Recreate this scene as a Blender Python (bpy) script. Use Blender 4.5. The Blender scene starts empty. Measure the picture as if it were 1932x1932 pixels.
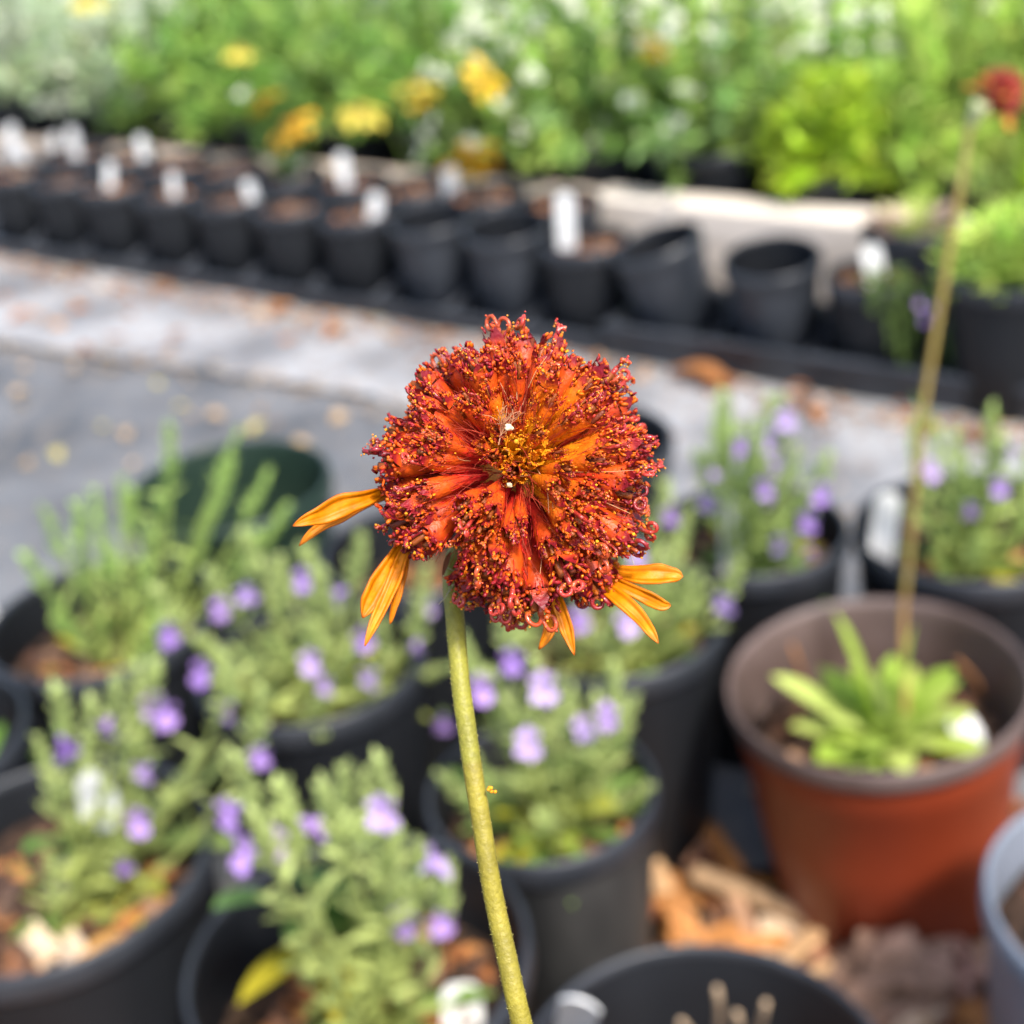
import bpy, math, random
import numpy as np
from mathutils import Vector, Matrix

RNG = np.random.default_rng(7)
random.seed(7)
SC = bpy.context.scene
COL = SC.collection

# ------------------------------------------------------------------ camera
PITCH, ROLL, CAMH, HALF = math.radians(28), math.radians(-6), 0.58, 0.3604
cf = np.array([0, math.cos(PITCH), -math.sin(PITCH)])
cr0 = np.array([1.0, 0, 0]); cu0 = np.cross(cr0, cf)
cr = cr0*math.cos(ROLL) + cu0*math.sin(ROLL)
cu = -cr0*math.sin(ROLL) + cu0*math.cos(ROLL)
CO = np.array([0, 0, CAMH])
camd = bpy.data.cameras.new('camera'); camo = bpy.data.objects.new('camera', camd); COL.objects.link(camo)
M = Matrix(((cr[0], cu[0], -cf[0], CO[0]), (cr[1], cu[1], -cf[1], CO[1]), (cr[2], cu[2], -cf[2], CO[2]), (0, 0, 0, 1)))
camo.matrix_world = M
camd.sensor_width = 36; camd.lens = 18/HALF
camd.clip_start = 0.01; camd.clip_end = 200
camd.dof.use_dof = True; camd.dof.focus_distance = 0.1435; camd.dof.aperture_fstop = camd.lens/2.5
SC.camera = camo

# ------------------------------------------------------------------ light
SUN_EL, SUN_AZ = math.radians(56), math.radians(152)      # azimuth clockwise from +Y (view direction)
w = bpy.data.worlds.new('World'); SC.world = w; w.use_nodes = True
nt = w.node_tree
sky = nt.nodes.new('ShaderNodeTexSky'); sky.sky_type = 'NISHITA'; sky.sun_disc = False
sky.sun_elevation = SUN_EL; sky.sun_rotation = SUN_AZ; sky.air_density = 1.0; sky.dust_density = 2.5; sky.ozone_density = 1.0
nt.links.new(sky.outputs[0], nt.nodes['Background'].inputs[0]); nt.nodes['Background'].inputs[1].default_value = 0.15
sl = bpy.data.lights.new('sun', 'SUN'); sl.energy = 2.6; sl.angle = math.radians(7); sl.color = (1, 0.95, 0.87)
so = bpy.data.objects.new('sun', sl); COL.objects.link(so)
sd = Vector((math.sin(SUN_AZ)*math.cos(SUN_EL), math.cos(SUN_AZ)*math.cos(SUN_EL), math.sin(SUN_EL)))
so.rotation_euler = sd.to_track_quat('Z', 'Y').to_euler(); so.location = (1, -2, 4)
SC.view_settings.view_transform = 'Standard'; SC.view_settings.look = 'None'
SC.view_settings.gamma = 1; SC.view_settings.exposure = 1.3
SC.render.engine = 'CYCLES'
SC.cycles.use_denoising = True
SC.cycles.max_bounces = 6; SC.cycles.diffuse_bounces = 3; SC.cycles.glossy_bounces = 2; SC.cycles.transmission_bounces = 3
SC.cycles.caustics_reflective = False; SC.cycles.caustics_refractive = False

# ------------------------------------------------------------------ photo pixels (1932 wide) to directions
def ray(x, y): return cf + cr*((x-966)/966*HALF) + cu*((966-y)/966*HALF)
def atz(x, y, z=0.0): d = ray(x, y); return CO + d*((z-CAMH)/d[2])
def atd(x, y, d): return CO + ray(x, y)*d
def aty(x, y, Y): d = ray(x, y); return CO + d*(Y/d[1])
def near_axis(x, y, ax, off=0.0):
    """point on the ray level with a plant's upright axis at (ax x, ax y)"""
    d = ray(x, y); h = np.array([d[0], d[1]]); a = np.array([ax[0], ax[1]])
    return CO + d*(h.dot(a)/h.dot(h) + off)

# ------------------------------------------------------------------ materials
def mat(name):
    m = bpy.data.materials.new(name); m.use_nodes = True
    n = m.node_tree; return m, n, n.nodes['Principled BSDF']
def vmat(name, rough=0.5, trans=0.0, noise=0.0, nscale=200.0, spec=0.5, bump=0.0, bscale=400.0, sheen=0.0):
    m, n, p = mat(name)
    a = n.nodes.new('ShaderNodeAttribute'); a.attribute_name = 'Col'
    c = a.outputs['Color']
    tc = n.nodes.new('ShaderNodeTexCoord')
    if noise:
        nz = n.nodes.new('ShaderNodeTexNoise'); nz.inputs['Scale'].default_value = nscale; nz.inputs['Detail'].default_value = 4
        n.links.new(tc.outputs['Object'], nz.inputs['Vector'])
        mr = n.nodes.new('ShaderNodeMapRange'); mr.inputs[1].default_value = 0.3; mr.inputs[2].default_value = 0.7
        mr.inputs[3].default_value = 1-noise; mr.inputs[4].default_value = 1+noise
        n.links.new(nz.outputs[0], mr.inputs[0])
        mx = n.nodes.new('ShaderNodeVectorMath'); mx.operation = 'SCALE'
        n.links.new(c, mx.inputs[0]); n.links.new(mr.outputs[0], mx.inputs['Scale']); c = mx.outputs[0]
    n.links.new(c, p.inputs['Base Color'])
    p.inputs['Roughness'].default_value = rough; p.inputs['Specular IOR Level'].default_value = spec
    if sheen: p.inputs['Sheen Weight'].default_value = sheen
    if bump:
        nb = n.nodes.new('ShaderNodeTexNoise'); nb.inputs['Scale'].default_value = bscale; nb.inputs['Detail'].default_value = 3
        n.links.new(tc.outputs['Object'], nb.inputs['Vector'])
        bp = n.nodes.new('ShaderNodeBump'); bp.inputs['Strength'].default_value = bump; bp.inputs['Distance'].default_value = 1.0/bscale
        n.links.new(nb.outputs[0], bp.inputs['Height']); n.links.new(bp.outputs[0], p.inputs['Normal'])
    if trans:
        t = n.nodes.new('ShaderNodeBsdfTranslucent'); n.links.new(c, t.inputs['Color'])
        ms = n.nodes.new('ShaderNodeMixShader'); ms.inputs[0].default_value = trans
        n.links.new(p.outputs[0], ms.inputs[1]); n.links.new(t.outputs[0], ms.inputs[2])
        n.links.new(ms.outputs[0], n.nodes['Material Output'].inputs[0])
    return m
def nmat(name, ca, cb, scale, rough=0.6, spec=0.5, lo=0.35, hi=0.65, bump=0.2, detail=6, stretch=(1, 1, 1), rough2=None):
    m, n, p = mat(name)
    tc = n.nodes.new('ShaderNodeTexCoord'); mp = n.nodes.new('ShaderNodeMapping'); mp.inputs['Scale'].default_value = stretch
    n.links.new(tc.outputs['Object'], mp.inputs[0])
    nz = n.nodes.new('ShaderNodeTexNoise'); nz.inputs['Scale'].default_value = scale; nz.inputs['Detail'].default_value = detail
    n.links.new(mp.outputs[0], nz.inputs['Vector'])
    r = n.nodes.new('ShaderNodeValToRGB'); r.color_ramp.elements[0].position = lo; r.color_ramp.elements[1].position = hi
    r.color_ramp.elements[0].color = (*ca, 1); r.color_ramp.elements[1].color = (*cb, 1)
    n.links.new(nz.outputs[0], r.inputs[0]); n.links.new(r.outputs[0], p.inputs['Base Color'])
    p.inputs['Roughness'].default_value = rough; p.inputs['Specular IOR Level'].default_value = spec
    if rough2 is not None:
        mr = n.nodes.new('ShaderNodeMapRange'); mr.inputs[3].default_value = rough; mr.inputs[4].default_value = rough2
        n.links.new(nz.outputs[0], mr.inputs[0]); n.links.new(mr.outputs[0], p.inputs['Roughness'])
    if bump:
        b = n.nodes.new('ShaderNodeBump'); b.inputs['Strength'].default_value = bump; b.inputs['Distance'].default_value = 0.3/scale
        n.links.new(nz.outputs[0], b.inputs['Height']); n.links.new(b.outputs[0], p.inputs['Normal'])
    return m

M_BLACK = nmat('black_plastic', (0.0045, 0.0053, 0.007), (0.013, 0.0148, 0.018), 14, 0.42, 0.3, 0.3, 0.75, 0.03, 8, (1, 1, 0.3), 0.62)
M_RIM = nmat('black_plastic_rim', (0.014, 0.016, 0.020), (0.032, 0.035, 0.042), 30, 0.33, 0.5, 0.3, 0.7, 0.02, 6, (1, 1, 1), 0.5)
M_DUSTY = nmat('dusty_black_plastic', (0.012, 0.013, 0.014), (0.07, 0.068, 0.064), 22, 0.6, 0.4, 0.45, 0.85, 0.05, 8, (1, 1, 0.35))
M_GREENPOT = nmat('dark_green_plastic', (0.010, 0.022, 0.014), (0.018, 0.036, 0.025), 20, 0.4, 0.5, 0.3, 0.7, 0.03)
M_GREYPOT = nmat('grey_blue_plastic', (0.12, 0.14, 0.17), (0.2, 0.22, 0.26), 16, 0.4, 0.5, 0.3, 0.7, 0.03)
M_RED = nmat('terracotta_plastic', (0.19, 0.026, 0.008), (0.26, 0.038, 0.010), 12, 0.42, 0.5, 0.3, 0.7, 0.02, 6, (1, 1, 0.4), 0.55)
M_BROWNIN = nmat('brown_grey_plastic', (0.072, 0.046, 0.038), (0.125, 0.088, 0.078), 30, 0.5, 0.5, 0.3, 0.7, 0.03)
M_SOIL = nmat('potting_soil', (0.012, 0.008, 0.006), (0.075, 0.042, 0.026), 160, 0.9, 0.2, 0.35, 0.7, 0.8)
M_GROUND = nmat('dark_ground', (0.018, 0.012, 0.009), (0.10, 0.055, 0.028), 45, 0.95, 0.2, 0.35, 0.72, 0.6)
M_CHIP = vmat('bark_chip', 0.75, 0, 0.35, 180, 0.3, 0.5, 260)
M_TAG = nmat('white_plastic', (0.60, 0.60, 0.59), (0.70, 0.70, 0.69), 40, 0.4, 0.5, 0.3, 0.7, 0.0)
M_WOOD = nmat('weathered_wood', (0.24, 0.185, 0.145), (0.5, 0.42, 0.35), 26, 0.8, 0.3, 0.3, 0.7, 0.3, 8, (0.12, 1, 1))
M_PALEWOOD = nmat('sunlit_pale_wood', (0.50, 0.43, 0.36), (0.72, 0.65, 0.57), 26, 0.8, 0.3, 0.3, 0.7, 0.3, 8, (0.12, 1, 1))  # pale wood; the right board's sunlit brightness is put into this colour
M_LEAF = vmat('leaf', 0.6, 0.4, 0.12, 60, 0.2)
M_FARLEAF = vmat('shrub_leaf', 0.55, 0.35, 0.0, 60, 0.3)
M_PETAL = vmat('small_petal', 0.5, 0.35, 0.1, 300, 0.3)
M_COROLLA = vmat('corolla', 0.42, 0.12, 0.15, 1800, 0.3, 0.35, 2600)
M_STYLE = vmat('style', 0.27, 0.08, 0.25, 1500, 0.6, 0.35, 3000)
M_POLLEN = vmat('pollen', 0.8, 0.1, 0.2, 3000, 0.4)
M_HAIR = vmat('bristle', 0.4, 0.3, 0, 100, 0.4)
M_STEM = vmat('flower_stem', 0.5, 0.0, 0.16, 1500, 0.4, 0.35, 2400)
M_TWIG = vmat('dry_twig', 0.8, 0.0, 0.25, 300, 0.2, 0.4, 400)

# ray petals: veined orange
def petal_mat():
    m, n, p = mat('ray_petal')
    a = n.nodes.new('ShaderNodeAttribute'); a.attribute_name = 'Col'
    tc = n.nodes.new('ShaderNodeTexCoord')
    nz = n.nodes.new('ShaderNodeTexNoise'); nz.inputs['Scale'].default_value = 900; nz.inputs['Detail'].default_value = 5
    n.links.new(tc.outputs['Object'], nz.inputs['Vector'])
    mr = n.nodes.new('ShaderNodeMapRange'); mr.inputs[1].default_value = 0.3; mr.inputs[2].default_value = 0.7; mr.inputs[3].default_value = 0.78; mr.inputs[4].default_value = 1.15
    n.links.new(nz.outputs[0], mr.inputs[0])
    mx = n.nodes.new('ShaderNodeVectorMath'); mx.operation = 'SCALE'
    n.links.new(a.outputs['Color'], mx.inputs[0]); n.links.new(mr.outputs[0], mx.inputs['Scale'])
    n.links.new(mx.outputs[0], p.inputs['Base Color']); p.inputs['Roughness'].default_value = 0.42; p.inputs['Specular IOR Level'].default_value = 0.25
    b = n.nodes.new('ShaderNodeBump'); b.inputs['Strength'].default_value = 0.3; b.inputs['Distance'].default_value = 0.0003
    n.links.new(nz.outputs[0], b.inputs['Height']); n.links.new(b.outputs[0], p.inputs['Normal'])
    t = n.nodes.new('ShaderNodeBsdfTranslucent'); n.links.new(mx.outputs[0], t.inputs['Color'])
    ms = n.nodes.new('ShaderNodeMixShader'); ms.inputs[0].default_value = 0.25
    n.links.new(p.outputs[0], ms.inputs[1]); n.links.new(t.outputs[0], ms.inputs[2]); n.links.new(ms.outputs[0], n.nodes['Material Output'].inputs[0])
    return m
M_RAY = petal_mat()

# path fabric: woven sheet with dust
def fabric_mat(name, ca, cb, cc):
    m, n, p = mat(name)
    tc = n.nodes.new('ShaderNodeTexCoord')
    n1 = n.nodes.new('ShaderNodeTexNoise'); n1.inputs['Scale'].default_value = 7; n1.inputs['Detail'].default_value = 8
    n2 = n.nodes.new('ShaderNodeTexNoise'); n2.inputs['Scale'].default_value = 60; n2.inputs['Detail'].default_value = 6
    n.links.new(tc.outputs['Object'], n1.inputs['Vector']); n.links.new(tc.outputs['Object'], n2.inputs['Vector'])
    r = n.nodes.new('ShaderNodeValToRGB'); r.color_ramp.elements[0].position = 0.38; r.color_ramp.elements[1].position = 0.60
    r.color_ramp.elements[0].color = (*ca, 1); r.color_ramp.elements[1].color = (*cb, 1)
    n.links.new(n1.outputs[0], r.inputs[0])
    r2 = n.nodes.new('ShaderNodeValToRGB'); r2.color_ramp.elements[0].position = 0.52; r2.color_ramp.elements[1].position = 0.72
    r2.color_ramp.elements[0].color = (0, 0, 0, 1); r2.color_ramp.elements[1].color = (1, 1, 1, 1)
    n.links.new(n2.outputs[0], r2.inputs[0])
    mx = n.nodes.new('ShaderNodeMix'); mx.data_type = 'RGBA'
    n.links.new(r2.outputs[0], mx.inputs[0]); n.links.new(r.outputs[0], mx.inputs[6]); mx.inputs[7].default_value = (*cc, 1)
    n.links.new(mx.outputs[2], p.inputs['Base Color']); p.inputs['Roughness'].default_value = 0.75
    wv = n.nodes.new('ShaderNodeTexWave'); wv.inputs['Scale'].default_value = 160; n.links.new(tc.outputs['Object'], wv.inputs['Vector'])
    b = n.nodes.new('ShaderNodeBump'); b.inputs['Strength'].default_value = 0.4; b.inputs['Distance'].default_value = 0.001
    n.links.new(wv.outputs[1], b.inputs['Height']); n.links.new(b.outputs[0], p.inputs['Normal'])
    return m
M_PALE = fabric_mat('pale_dusty_fabric', (0.12, 0.123, 0.13), (0.31, 0.311, 0.314), (0.19, 0.16, 0.135))
M_DARKF = fabric_mat('grey_ground_fabric', (0.060, 0.064, 0.070), (0.14, 0.143, 0.148), (0.15, 0.13, 0.11))

# ------------------------------------------------------------------ mesh builder
def unit(v): v = np.asarray(v, float); return v/max(np.linalg.norm(v), 1e-12)
class MB:
    def __init__(s): s.V = []; s.C = []; s.T = []; s.Q = []; s.n = 0
    def add(s, v, tris=None, quads=None, col=(0.5, 0.5, 0.5)):
        v = np.asarray(v, float).reshape(-1, 3); k = len(v)
        c = np.asarray(col, float)
        if c.ndim == 1: c = np.tile(c, (k, 1))
        s.V.append(v); s.C.append(c)
        if tris is not None and len(tris): s.T.append(np.asarray(tris, int)+s.n)
        if quads is not None and len(quads): s.Q.append(np.asarray(quads, int)+s.n)
        s.n += k
    def tube(s, pts, rad, n=6, col=(0.5, 0.5, 0.5), cap=True, closed=False):
        pts = np.asarray(pts, float); m = len(pts)
        rad = np.full(m, rad) if np.isscalar(rad) else np.asarray(rad, float)
        tan = np.gradient(pts, axis=0)
        up = np.array([0.31, 0.17, 0.93])
        V = []
        t0 = unit(tan[0]); a = unit(np.cross(t0, up) if abs(t0.dot(unit(up))) < 0.95 else np.cross(t0, [1, 0, 0]))
        an = np.arange(n)*2*math.pi/n
        for i in range(m):
            t = unit(tan[i]); a = unit(a - t*a.dot(t)); b = np.cross(t, a)
            V.append(pts[i] + rad[i]*(np.outer(np.cos(an), a) + np.outer(np.sin(an), b)))
        V = np.concatenate(V)
        i, j = np.meshgrid(np.arange(m-1), np.arange(n), indexing='ij'); i = i.ravel(); j = j.ravel(); k = (j+1) % n
        q = np.stack([i*n+j, i*n+k, (i+1)*n+k, (i+1)*n+j], 1)
        c = np.asarray(col, float)
        if c.ndim == 2: c = np.repeat(c, n, axis=0)
        tr = []
        if cap:
            V = np.concatenate([V, pts[-1:], pts[:1]])
            e = m*n; st = (m-1)*n
            tr = [[st+x, st+(x+1) % n, e] for x in range(n)] + [[(x+1) % n, x, e+1] for x in range(n)]
            if c.ndim == 2: c = np.concatenate([c, c[-1:], c[:1]])
        s.add(V, tr, q, c)
    def lathe(s, prof, n=40, col=(0.5, 0.5, 0.5), wob=None, open_ends=True):
        prof = np.asarray(prof, float); m = len(prof); an = np.arange(n)*2*math.pi/n
        V = np.stack([np.outer(prof[:, 0], np.cos(an)), np.outer(prof[:, 0], np.sin(an)), np.repeat(prof[:, 1:2], n, 1)], 2).reshape(-1, 3)
        i, j = np.meshgrid(np.arange(m-1), np.arange(n), indexing='ij'); i = i.ravel(); j = j.ravel(); k = (j+1) % n
        s.add(V, None, np.stack([i*n+j, i*n+k, (i+1)*n+k, (i+1)*n+j], 1), col)
    def inst(s, tv, tt, tq, pos, rot, scl, col, tc=None):
        """copies of a small template: pos (N,3), rot (N,3,3) columns = axes, scl (N,) or (N,3), col (N,3)"""
        tv = np.asarray(tv, float); N = len(pos); k = len(tv)
        scl = np.asarray(scl, float)
        if scl.ndim == 1: scl = np.repeat(scl[:, None], 3, 1)
        L = tv[None]*scl[:, None, :]
        V = np.einsum('nij,nkj->nki', rot, L) + np.asarray(pos)[:, None, :]
        c = np.repeat(np.asarray(col)[:, None, :], k, 1)
        if tc is not None: c = c*np.asarray(tc)[None]
        off = (np.arange(N)*k)[:, None, None]
        tr = (np.asarray(tt)[None]+off).reshape(-1, 3) if tt is not None and len(tt) else None
        qd = (np.asarray(tq)[None]+off).reshape(-1, 4) if tq is not None and len(tq) else None
        s.add(V.reshape(-1, 3), tr, qd, c.reshape(-1, 3))
    def mesh(s, name, m, smooth=True):
        me = bpy.data.meshes.new(name)
        V = np.concatenate(s.V).astype(np.float32); C = np.concatenate(s.C)
        T = np.concatenate(s.T) if s.T else np.zeros((0, 3), int); Q = np.concatenate(s.Q) if s.Q else np.zeros((0, 4), int)
        me.vertices.add(len(V)); me.vertices.foreach_set('co', V.ravel())
        L = np.concatenate([T.ravel(), Q.ravel()]).astype(np.int32)
        me.loops.add(len(L)); me.loops.foreach_set('vertex_index', L)
        st = np.concatenate([np.arange(len(T))*3, len(T)*3+np.arange(len(Q))*4]).astype(np.int32)
        me.polygons.add(len(st)); me.polygons.foreach_set('loop_start', st)
        me.polygons.foreach_set('use_smooth', np.full(len(st), smooth))
        ca = me.color_attributes.new('Col', 'FLOAT_COLOR', 'POINT')
        ca.data.foreach_set('color', np.concatenate([C, np.ones((len(C), 1))], 1).astype(np.float32).ravel())
        me.materials.append(m); me.update(calc_edges=True)
        return me
    def build(s, name, m, parent=None, smooth=True, loc=None):
        return link(name, s.mesh(name, m, smooth), parent, loc)
def link(name, me, parent=None, loc=None):
    o = bpy.data.objects.new(name, me); COL.objects.link(o)
    if parent is not None: o.parent = parent
    if loc is not None: o.location = loc
    return o
def thing(name, label, cat, loc=(0, 0, 0), group=None):
    o = bpy.data.objects.new(name, None); COL.objects.link(o); o.location = loc; o.empty_display_size = 0.02
    return tag(o, label, cat, group)
def tag(o, label, cat, group=None):
    o['label'] = label; o['category'] = cat
    if group: o['group'] = group
    return o
def structure(o): o['kind'] = 'structure'; return o
def stuff(o): o['kind'] = 'stuff'; return o
def frames(dirs, ups=None):
    """rotation matrices with +Y along dirs, +Z near ups"""
    d = np.asarray(dirs, float); d = d/np.linalg.norm(d, axis=1, keepdims=True)
    u = np.tile([0, 0, 1.0], (len(d), 1)) if ups is None else np.asarray(ups, float)
    x = np.cross(d, u); bad = np.linalg.norm(x, axis=1) < 1e-4; x[bad] = [1, 0, 0]
    x = x/np.linalg.norm(x, axis=1, keepdims=True); z = np.cross(x, d)
    return np.stack([x, d, z], 2)
def bez(a, b, c, n): t = np.linspace(0, 1, n)[:, None]; return (1-t)**2*a + 2*t*(1-t)*b + t*t*c
def spline(P, n):
    P = np.asarray(P, float); Q = np.vstack([2*P[0]-P[1], P, 2*P[-1]-P[-2]]); out = []
    m = len(P)-1
    for u in np.linspace(0, m-1e-6, n):
        i = int(u); t = u-i; p0, p1, p2, p3 = Q[i], Q[i+1], Q[i+2], Q[i+3]
        out.append(0.5*((2*p1)+(-p0+p2)*t+(2*p0-5*p1+4*p2-p3)*t*t+(-p0+3*p1-3*p2+p3)*t**3))
    return np.array(out)
def jit(col, n, amt=0.2): return np.clip(np.asarray(col)[None]*(1+RNG.normal(0, amt, (n, 1)))*(1+RNG.normal(0, amt*0.35, (n, 3))), 0.002, 0.95)

# leaf templates (length along +Y = 1, width 1 -> scale x)
LEAF8_V = [(0, 0, 0), (-0.42, 0.3, 0.10), (0, 0.32, 0.0), (0.42, 0.3, 0.10), (-0.46, 0.66, 0.10), (0, 0.68, 0.02), (0.46, 0.66, 0.10), (0, 1, -0.06)]
LEAF8_T = [(0, 2, 1), (0, 3, 2), (4, 5, 7), (5, 6, 7)]; LEAF8_Q = [(1, 2, 5, 4), (2, 3, 6, 5)]
LEAF4_V = [(0, 0, 0), (-0.5, 0.5, 0.12), (0, 1, -0.05), (0.5, 0.5, 0.12)]; LEAF4_T = [(0, 2, 1), (0, 3, 2)]
CHIP_V = [(-.5, -.5, -.5), (.45, -.5, -.5), (.5, .4, -.5), (-.4, .5, -.5), (-.38, -.4, .5), (.4, -.46, .4), (.36, .5, .5), (-.46, .36, .35)]
CHIP_Q = [(3, 2, 1, 0), (4, 5, 6, 7), (0, 1, 5, 4), (1, 2, 6, 5), (2, 3, 7, 6), (3, 0, 4, 7)]
OCT_V = [(1, 0, 0), (-1, 0, 0), (0, 1, 0), (0, -1, 0), (0, 0, 1), (0, 0, -1)]
OCT_T = [(0, 2, 4), (2, 1, 4), (1, 3, 4), (3, 0, 4), (2, 0, 5), (1, 2, 5), (3, 1, 5), (0, 3, 5)]
def ico():
    import bmesh
    b = bmesh.new(); bmesh.ops.create_icosphere(b, subdivisions=2, radius=1.0)
    v = np.array([p.co[:] for p in b.verts]); t = np.array([[x.index for x in f.verts] for f in b.faces]); b.free(); return v, t
ICO_V, ICO_T = ico()
def rand_rot(n):
    d = RNG.normal(size=(n, 3)); u = RNG.normal(size=(n, 3)); return frames(d, u)
BARK = np.array([(0.46, 0.28, 0.14), (0.40, 0.17, 0.05), (0.28, 0.10, 0.03), (0.14, 0.065, 0.035), (0.52, 0.38, 0.25), (0.30, 0.17, 0.10), (0.08, 0.045, 0.03)])
def add_chips(mb, pos, lo, hi, pal=BARK, flat=0.5):
    n = len(pos); s = np.stack([RNG.uniform(lo, hi, n)*0.6, RNG.uniform(lo, hi, n), RNG.uniform(lo, hi, n)*0.28], 1)
    d = RNG.normal(size=(n, 3)); d[:, 2] *= 0.3; u = RNG.normal(size=(n, 3))*flat; u[:, 2] += 1
    mb.inst(CHIP_V, None, CHIP_Q, pos, frames(d, u), s, jit(np.array([1, 1, 1]), n, 0.15)*pal[RNG.integers(0, len(pal), n)])

# ------------------------------------------------------------------ the setting
def sheet(name, xs, ys, m, zf):
    X, Y = np.meshgrid(xs, ys, indexing='ij'); V = np.stack([X, Y, zf(X, Y)], 2).reshape(-1, 3)
    nx, ny = len(xs), len(ys); i, j = np.meshgrid(np.arange(nx-1), np.arange(ny-1), indexing='ij'); i = i.ravel(); j = j.ravel()
    mb = MB(); mb.add(V, None, np.stack([i*ny+j, (i+1)*ny+j, (i+1)*ny+j+1, i*ny+j+1], 1)); return structure(mb.build(name, m))
sheet('ground', np.linspace(-60, 60, 7), np.linspace(-60, 60, 7), M_GROUND, lambda x, y: x*0)
U = unit([0.79, -0.61, 0]); N = np.array([-U[1], U[0], 0])          # along and across the tray rows
P0 = np.array([0.11, 1.47, 0])
def rowpt(i, j, z=0.0): return P0 + U*(0.108*i) + N*(0.112*j) + np.array([0, 0, z])
def strip(name, lower, upper, m, z, wob):
    n, k = len(lower), 30; V = []
    for a, b in zip(lower, upper):
        for t in np.linspace(0, 1, k): V.append(a*(1-t)+b*t)
    V = np.array(V); V[:, 2] = z + wob*(np.sin(V[:, 0]*23+V[:, 1]*9)+np.sin(V[:, 0]*11-V[:, 1]*31+2))*0.5
    i, j = np.meshgrid(np.arange(n-1), np.arange(k-1), indexing='ij'); i = i.ravel(); j = j.ravel()
    mb = MB(); mb.add(V, None, np.stack([i*k+j, (i+1)*k+j, (i+1)*k+j+1, i*k+j+1], 1)); return structure(mb.build(name, m))
# grey ground fabric under the pots and across the aisle
lo = [np.array([x, 0.60 + 0.02*math.sin(x*9), 0]) for x in np.linspace(-3.2, 2.2, 60)]
up = [P0 + U*((p[0]-P0[0])/U[0]) - N*0.03 for p in lo]
strip('path', lo, up, M_DARKF, 0.005, 0.0015)
# pale dusty strip beside the trays
edge = [atz(x, y, 0.01) for x, y in [(-700, 560), (-300, 610), (0, 648), (250, 680), (480, 715), (700, 752), (860, 800), (960, 880), (1080, 960), (1300, 1010), (1600, 1010), (1932, 1010), (2300, 1040)]]
lo = spline(edge, 80); lo[:, :2] += RNG.normal(0, 0.003, (80, 2)); lo[:, 2] = 0
up = np.array([P0 + U*np.dot(p-P0, U) - N*0.02 for p in lo])
strip('pale_path', lo, up, M_PALE, 0.0115, 0.0026)

# mulch on the ground among the near pots
mb = MB()
pos = np.stack([RNG.uniform(-0.55, 0.55, 2600), RNG.uniform(0.2, 0.66, 2600), RNG.uniform(0.002, 0.016, 2600)], 1)
keep = (pos[:, 1] < 0.6+0.05*np.sin(pos[:, 0]*30)); pos = pos[keep]
add_chips(mb, pos, 0.006, 0.036)
stuff(tag(mb.build('bark_mulch', M_CHIP, None, False), 'tan and orange bark chip mulch covering the ground around the red pot', 'mulch'))

# ------------------------------------------------------------------ pots
def pot_profile(R, H, wall=0.0022):
    b = R*0.78
    return [(0.001, 0), (b*0.93, 0), (b, 0.004), (b+(R-b)*0.5, H*0.5), (R*0.955, H-0.020), (R*0.965, H-0.014)]
def inner_profile(R, H):
    return [(R*0.955, H-0.0035), (R*0.93, H-0.018), (R*0.925, H-0.026), (R*0.90, H*0.6), (R*0.80, H*0.35), (0.001, H*0.33)]
def rim_profile(R, H):
    t = 0.0032
    return [(R*0.955, H-0.0155), (R*0.992, H-0.0145), (R, H-0.012), (R*1.0, H-0.003), (R-0.001, H-0.0006), (R-t*0.6, H), (R-t, H-0.001), (R*0.953, H-0.004), (R*0.95, H-0.012)]
POTCACHE = {}
def make_pot(root, R, H, mo=None, mr=None, mi=None, n=56, soil=0.80, chips=60, chip=(0.006, 0.016)):
    mo = mo or M_BLACK; mr = mr or M_RIM; mi = mi or mo
    key = (round(R, 4), round(H, 4), mo.name, mr.name, mi.name, n, bool(soil))
    if key not in POTCACHE:
        a = MB(); a.lathe(pot_profile(R, H), n); b = MB(); b.lathe(rim_profile(R, H), n); c = MB(); c.lathe(inner_profile(R, H) if soil else [(R*0.955, H-0.0035), (R*0.93, H-0.018), (R*0.925, H-0.026), (R*0.84, H*0.5), (R*0.76, H*0.08), (R*0.72, 0.006), (0.001, 0.006)], n)
        POTCACHE[key] = (a.mesh('pot', mo), b.mesh('rim', mr), c.mesh('inner_wall', mi))
    a, b, c = POTCACHE[key]
    p = link('pot', a, root); link('rim', b, p); link('inner_wall', c, p)
    if soil:
        zs = H*soil; rs = R*0.915
        s = MB(); k, m = 9, 30; V = [(0, 0, zs)]
        for i in range(1, k+1):
            for j in range(m):
                r = rs*i/k; an = 2*math.pi*j/m
                V.append((r*math.cos(an), r*math.sin(an), zs + RNG.normal(0, 0.0016) + 0.004*math.sin(an*3+i)))
        T = [(0, 1+j, 1+(j+1) % m) for j in range(m)]
        Q = [(1+(i-1)*m+j, 1+i*m+j, 1+i*m+(j+1) % m, 1+(i-1)*m+(j+1) % m) for i in range(1, k) for j in range(m)]
        s.add(V, T, Q); so_ = s.build('soil', M_SOIL, root)
        if chips:
            an = RNG.uniform(0, 2*math.pi, chips); r = (rs-chip[1]*.55)*np.sqrt(RNG.uniform(0, 1, chips))
            cb = MB(); add_chips(cb, np.stack([r*np.cos(an), r*np.sin(an), zs+RNG.uniform(0.001, 0.005, chips)], 1), *chip, BARK[[2, 3, 3, 5, 6, 6, 1]])
            stuff(cb.build('bark_chips', M_CHIP, so_, False))
    return p

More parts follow.
